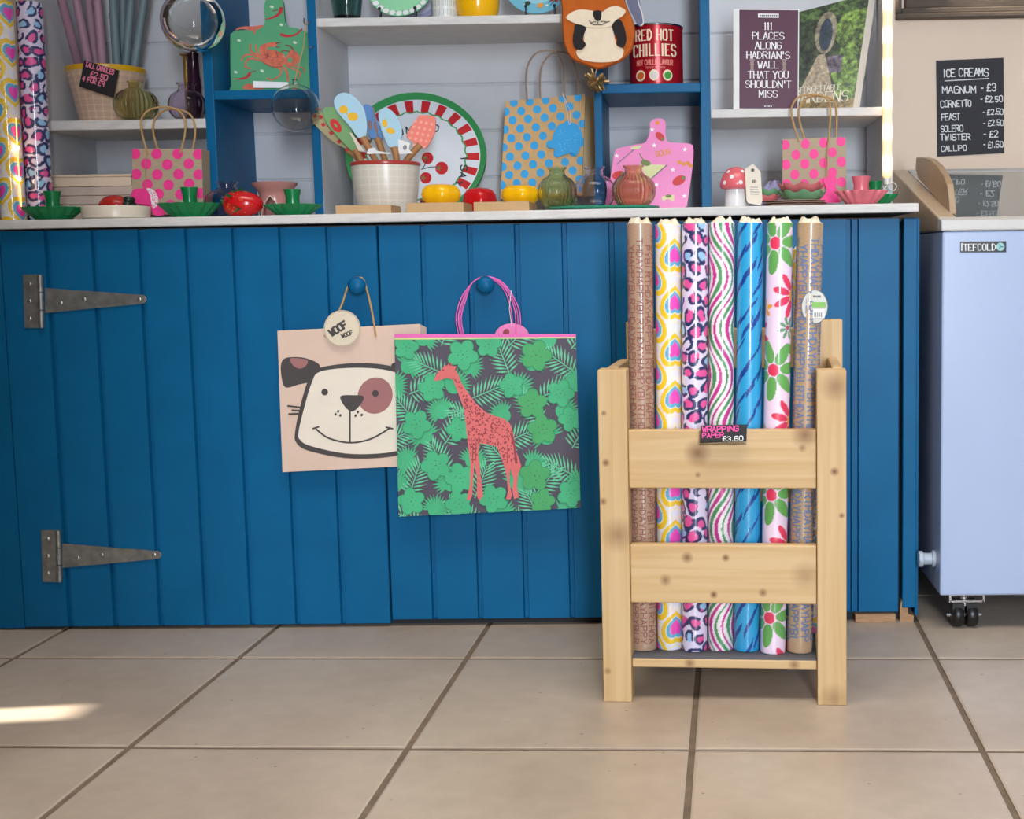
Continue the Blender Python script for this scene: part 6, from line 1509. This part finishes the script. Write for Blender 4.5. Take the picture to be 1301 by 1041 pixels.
# mushroom money box with swing ticket
Y = .070; k = mpp(Y); x = at(935.5, 259, Y)[0]; z = ZC(x); mu = thing('toadstool_ornament', 'pink-capped white spotted ceramic toadstool on the worktop', 'ornament', (x, Y, z))
mb = MB(); mb.lathe((x, Y, z), [(0, 0), (14 * k, 0), (14.6 * k, 2 * k), (14 * k, 18 * k), (13.5 * k, 24 * k), (0, 24 * k)], 0, 40); mb.build('stem', mat('white_china', (232, 232, 232), .2, .02), mu, smooth=True)
cap_ = [(12 * k, 22.5 * k), (19 * k, 24.5 * k), (20.5 * k, 27 * k), (20 * k, 32 * k), (17 * k, 41 * k), (12 * k, 47.5 * k), (6 * k, 50.5 * k), (0, 51.5 * k)]
mb = MB(); mb.lathe((x, Y, z), cap_, 0, 48); mb.build('cap', mat('coral_china', (226, 106, 116), .25, .06), mu, smooth=True)
mb = MB()
for u_, v_ in ((-6, 38), (-15, 31), (8, 45), (5, 31), (-10, 45), (13, 36)):
    r_ = np.interp(v_, [q / k for _, q in cap_[2:]], [p / k for p, _ in cap_[2:]]); yy = -math.sqrt(max(r_ ** 2 - u_ ** 2, 1)); nrm = Vector((u_, yy, (v_ - 28) * .8)).normalized(); rot = Vector((0, 0, 1)).rotation_difference(nrm).to_matrix()
    mb.ball((x + u_ * k, Y + yy * k, z + v_ * k), 2.7 * k, 0, 14, 1, 1, .25, rot)
tag(mb.build('spots', WHT, mu, smooth=True), 'white round spots on the cap')
C91 = lambda x, y: (910 + x / 5.6565, 190 + y / 5.6565)
Pq = Pl(.032, .0, z); mb = MB(); mb.slab(Pq, [C91(*p) for p in ((205, 140), (265, 103), (318, 160), (332, 370), (318, 402), (232, 385), (218, 370))], .0012, 0)
mb.sheet(Pq, ell(*C91(262, 148), 2.2, 2.2), .0003, 1)
for i in range(3): mb.sheet(Pq, [C91(258 + i * 11, 218), C91(266 + i * 11, 218), C91(267 + i * 11, 240), C91(259 + i * 11, 240)], .0003, 1)
for vv, l in ((268, 55), (285, 60), (302, 66), (318, 62)): mb.sheet(Pq, [C91(243, vv), C91(243 + l, vv + 2), C91(243 + l, vv + 7), C91(243, vv + 5)], .0003, 2)
mt = mb.build('swing_ticket', [mat('ticket_ivory', (232, 222, 206), .7, .03), mat('ticket_ink', (110, 100, 92), .7), mat('ticket_grey', (150, 150, 150), .6)], fix=False)
tag(mt, 'ivory house-shaped paper ticket leaning on the pink toadstool', 'ticket')
# stacked scalloped leaf dishes
ROS = mat('rose_dish', (212, 112, 116), .22, .06); SGE = mat('sage_dish', (112, 160, 118), .22, .06); BRN = mat('brown_plate', (150, 120, 106), .3, .08)
def scallop(u, Y, zb, wpx, hpx, m, label, amp=.07, n=8, tilt=0):
    k = mpp(Y); x = at(u, 255, Y)[0]; R = wpx / 2 * k; hh = hpx * k; mb = MB(); N_ = 96; vs = []; fs = []
    pr = [(0, 0), (.62, 0), (.80, .25), (.93, .62), (1.0, 1.0), (.97, 1.02), (.86, .62), (.72, .32), (.55, .16), (0, .14)]
    for i, (r, z_) in enumerate(pr):
        for j in range(N_):
            t = 2 * PI * j / N_; w_ = 1 + amp * math.cos(n * t) * r ** 3; zz = z_ * hh * (1 + .16 * math.cos(n * t) * (1 if r > .8 else 0))
            vs.append((x + R * r * w_ * math.cos(t), Y + R * r * w_ * math.sin(t) * .85, zb + zz + (.0006 if i else .0006)))
    for i in range(len(pr) - 1): fs += [(i * N_ + j, i * N_ + (j + 1) % N_, (i + 1) * N_ + (j + 1) % N_, (i + 1) * N_ + j) for j in range(N_)]
    mb.add(vs, fs); return tag(mb.build('scalloped_dish', m, smooth=True, base=(x, Y, zb)), label, 'dish', 'scalloped dishes on the worktop')
zb = ZC(.2)
def plate(u, Y, zb, wpx, label, m):
    k = mpp(Y); x = at(u, 255, Y)[0]; R = wpx / 2 * k; mb = MB(); mb.lathe((x, Y, zb), [(0, 0), (R * .8, 0), (R, .0032), (R * .99, .0042), (R * .8, .0015), (0, .0015)], 0, 56)
    tag(mb.build('brown_plate', m, smooth=True, base=(x, Y, zb)), label, 'plate', 'brown plates under the scalloped dishes'); return zb + .0034
z1_ = plate(1010, .070, zb, 84, 'flat brown plate at the bottom of the stack under the scalloped dishes', BRN)
z2_ = plate(1010, .070, z1_ + .0008, 81, 'second flat brown plate up under the scalloped dishes', BRN)
z3_ = plate(1010, .070, z2_ + .0008, 78, 'top flat brown plate directly under the green scalloped dish', BRN)
scallop(1019, .070, z3_ - .001, 58, 12, SGE, 'sage green scalloped dish below the rose one on the brown plates')
scallop(1018, .070, z3_ + .0145, 56, 12, ROS, 'rose pink scalloped dish on top of the sage green one')
scallop(975, .075, z3_ - .001, 31, 8, ROS, 'small rose scalloped dish at the left of the brown plates', .07, 6)
scallop(976, .075, z3_ + .0095, 29, 9, SGE, 'small sage scalloped dish on the small rose dish beside the toadstool', .07, 6)
LV = mat('lavender_cloth', (168, 164, 206), .8, .1, 14, bump=.2)
x = at(984, 215, .20)[0]; zb = ZC(x); mb = MB(); N_ = 40; vs = []
for i in range(13):
    for j in range(N_):
        t = 2 * PI * j / N_; f = i / 12; r = .045 * (1 - .75 * f ** 2) * (1 + .07 * math.sin(5 * t + 3 * f) + .04 * math.sin(9 * t - 4 * f)); vs.append((x + r * math.cos(t), .20 + r * math.sin(t) * .6, zb + .058 * f + .006 * f * math.sin(3 * t)))
mb.add(vs, [(i * N_ + j, i * N_ + (j + 1) % N_, (i + 1) * N_ + (j + 1) % N_, (i + 1) * N_ + j) for i in range(12) for j in range(N_)] + [tuple(range(N_))[::-1], tuple(12 * N_ + j for j in range(N_))])
tag(mb.build('lavender_pouch', LV, smooth=True), 'crumpled lavender cloth pouch behind the toadstool and the small dishes', 'pouch')

# things on the top middle shelf (only their feet are in view)
TUM = glass('teal_glass', (150, 190, 186), .03); Y = .215; k = mpp(Y); x = at(441, 21, Y)[0]
mb = MB(); mb.lathe((x, Y, ZS3), [(0, 0), (15 * k, 0), (16 * k, 2 * k), (20 * k, 30 * k), (21 * k, 60 * k), (20 * k, 60 * k), (18.5 * k, 30 * k), (14.5 * k, 5 * k), (0, 4 * k)], 0, 40)
tag(mb.build('glass_tumbler', TUM, smooth=True, base=(x, Y, ZS3)), 'teal glass tumbler at the left of the top middle shelf', 'tumbler')
def stand(u0, u1, Y, parent):
    mb = MB()
    for u in (u0, u1):
        a = np.array(at(u, 20, Y)); mb.tube([(a[0], Y + .05, ZS3 + .001), (a[0], Y - .002, ZS3 + .001), (a[0], Y - .004, ZS3 + .012), (a[0], Y - .004, ZS3 + .020)], .0018, 0, 8); mb.ball((a[0], Y - .004, ZS3 + .0225), .0036, 0, 12)
        mb.tube([(a[0], Y + .005, ZS3 + .001), (a[0] , Y + .045, ZS3 + .09)], .0016, 0, 8)
    b0, b1 = at(u0, 20, Y), at(u1, 20, Y); mb.tube([(b0[0], Y + .03, ZS3 + .0012), (b1[0], Y + .03, ZS3 + .0012)], .0016, 0, 8)
    mb.build('wire_stand', mat('black_wire', (20, 20, 22), .4), parent, smooth=True)
def disp_plate(u, rpx, Y, mats, label, fn, name='display_plate', vb=19.5, st=None):
    k = mpp(Y); x = at(u, 20, Y)[0]; R = rpx * k; t = thing(name, label, 'plate', (x, Y, ZS3)); tl = math.radians(72)
    rot = Matrix.Rotation(tl, 3, 'X'); cz = ZS3 + R * math.sin(tl) + .004; cy = Y + R * math.cos(tl) * 1.0 + .004
    mb = MB(); mb.lathe((x, cy, cz), [(0, -.002), (R * .6, -.002), (R, .006), (R * .99, .0075), (R * .62, .0), (0, .0)], 0, 64, rot=rot)
    def on(a, b, off=.0006): p = rot @ Vector((a * R, b * R, off if math.hypot(a, b) < .62 else off + .0075 * (math.hypot(a, b) - .62) / .38)); return (p.x + x, p.y + cy, p.z + cz)
    fn(mb, on); mb.build('plate', mats, t, fix=False)
    if st: stand(*st, Y, t)
def deco_green(mb, on):
    for i in range(28):
        a = 2 * PI * i / 28; mb.add([on(*p) for p in ell(.9 * math.cos(a), .9 * math.sin(a), .095, .09, a, 10)], [tuple(range(10))], 1)
    mb.add([on(*p) for p in ell(0, 0, .82, .82, 0, 40)], [tuple(range(40))], 0)
    mb.add([on(*p, .001) for p in ell(.05, -.50, .30, .26, 0, 20)], [tuple(range(20))], 2); mb.add([on(*p, .0014) for p in ell(.1, -.55, .17, .16, 0, 16)], [tuple(range(16))], 3); mb.add([on(*p, .0018) for p in ell(.12, -.56, .07, .12, 0, 12)], [tuple(range(12))], 4)
disp_plate(507, 42, .205, [mat('mint_plate', (132, 208, 160), .25, .03), WHT, mat('pale_mint', (206, 222, 170), .3), mat('deep_mint', (90, 184, 140), .3), LEMON], 'mint green plate with white scalloped edge on a wire stand, top middle shelf', deco_green, st=(483, 528))
disp_plate(521, 44, .262, [mat('lilac_plate', (176, 170, 208), .25, .04), mat('lilac_pale', (206, 202, 226), .3)], 'lilac plate standing behind the mint plate on the top middle shelf', lambda mb, on: [mb.add([on(*p, .0008) for p in ell(0, 0, .85, .85, 0, 40)], [tuple(range(40))], 1), mb.add([on(*p, .0012) for p in ell(0, 0, .74, .74, 0, 40)], [tuple(range(40))], 0)])
Y = .235; k = mpp(Y); x = at(566, 20, Y)[0]; cu = thing('printed_cup', 'white cup with grey stroke print on the top middle shelf', 'cup', (x, Y, ZS3))
mb = MB(); mb.lathe((x, Y, ZS3), [(0, 0), (15.5 * k, 0), (16.5 * k, 2 * k), (17 * k, 50 * k), (16 * k, 50 * k), (15 * k, 6 * k), (0, 5 * k)], 0, 40)
for r_ in range(4):
    for i in range(9):
        t = -1.2 + i * .3; 
        for dx_ in (-.05, .05):
            rr_ = 17.1 * k; z0_, z1_ = (4 + r_ * 11) * k, (12 + r_ * 11) * k; mb.add([(x + rr_ * math.sin(t + dx_ - .012), Y - rr_ * math.cos(t + dx_ - .012), ZS3 + z0_), (x + rr_ * math.sin(t + dx_ + .012), Y - rr_ * math.cos(t + dx_ + .012), ZS3 + z0_), (x + rr_ * math.sin(t + dx_ + .012), Y - rr_ * math.cos(t + dx_ + .012), ZS3 + z1_), (x + rr_ * math.sin(t + dx_ - .012), Y - rr_ * math.cos(t + dx_ - .012), ZS3 + z1_)], [(0, 1, 2, 3)], 1)
mb.build('body', [mat('white_china2', (226, 228, 224), .3), mat('grey_print', (130, 140, 136), .5)], cu, fix=False)
Y = .232; k = mpp(Y); x = at(607, 18, Y)[0]; mb = MB(); mb.lathe((x, Y, ZS3), [(0, 0), (21 * k, 0), (23.5 * k, 3 * k), (26.5 * k, 12 * k), (27.5 * k, 24 * k), (26 * k, 34 * k), (24.5 * k, 34 * k), (25 * k, 22 * k), (21 * k, 5 * k), (0, 4 * k)], 0, 48)
tag(mb.build('yellow_bowl', YEL, smooth=True, base=(x, Y, ZS3)), 'glossy yellow bowl on the top middle shelf', 'bowl')
def deco_blue(mb, on):
    for (a, b, r, m) in ((-.20, -.35, .17, 1), (-.28, -.62, .09, 3), (.10, -.70, .10, 1), (.45, -.52, .07, 2), (.52, -.44, .07, 2), (.58, -.56, .06, 2), (.64, -.40, .06, 2), (-.5, -.3, .08, 2), (-.55, -.4, .06, 2), (.3, -.72, .04, 4), (-.35, -.68, .04, 4)):
        mb.add([on(*p, .001) for p in ell(a, b, r, r * .9, .4, 14)], [tuple(range(14))], m)
    for (a, b) in (((.4, -.72), (.75, -.36)), ((.35, -.62), (.5, -.44))):
        for q in ribbon([a, b], .025): mb.add([on(*p, .0013) for p in q], [(0, 1, 2, 3)], 3)
disp_plate(682, 42, .205, [mat('turquoise_plate', (120, 190, 214), .25, .04), mat('orange_print', (232, 160, 66), .4, .1), mat('berry_print', (186, 50, 60), .4), mat('dark_green_print', (50, 74, 60), .4), WHT], 'turquoise fruit print plate on a wire stand at the right of the top middle shelf', deco_blue, st=(668.5, 705))
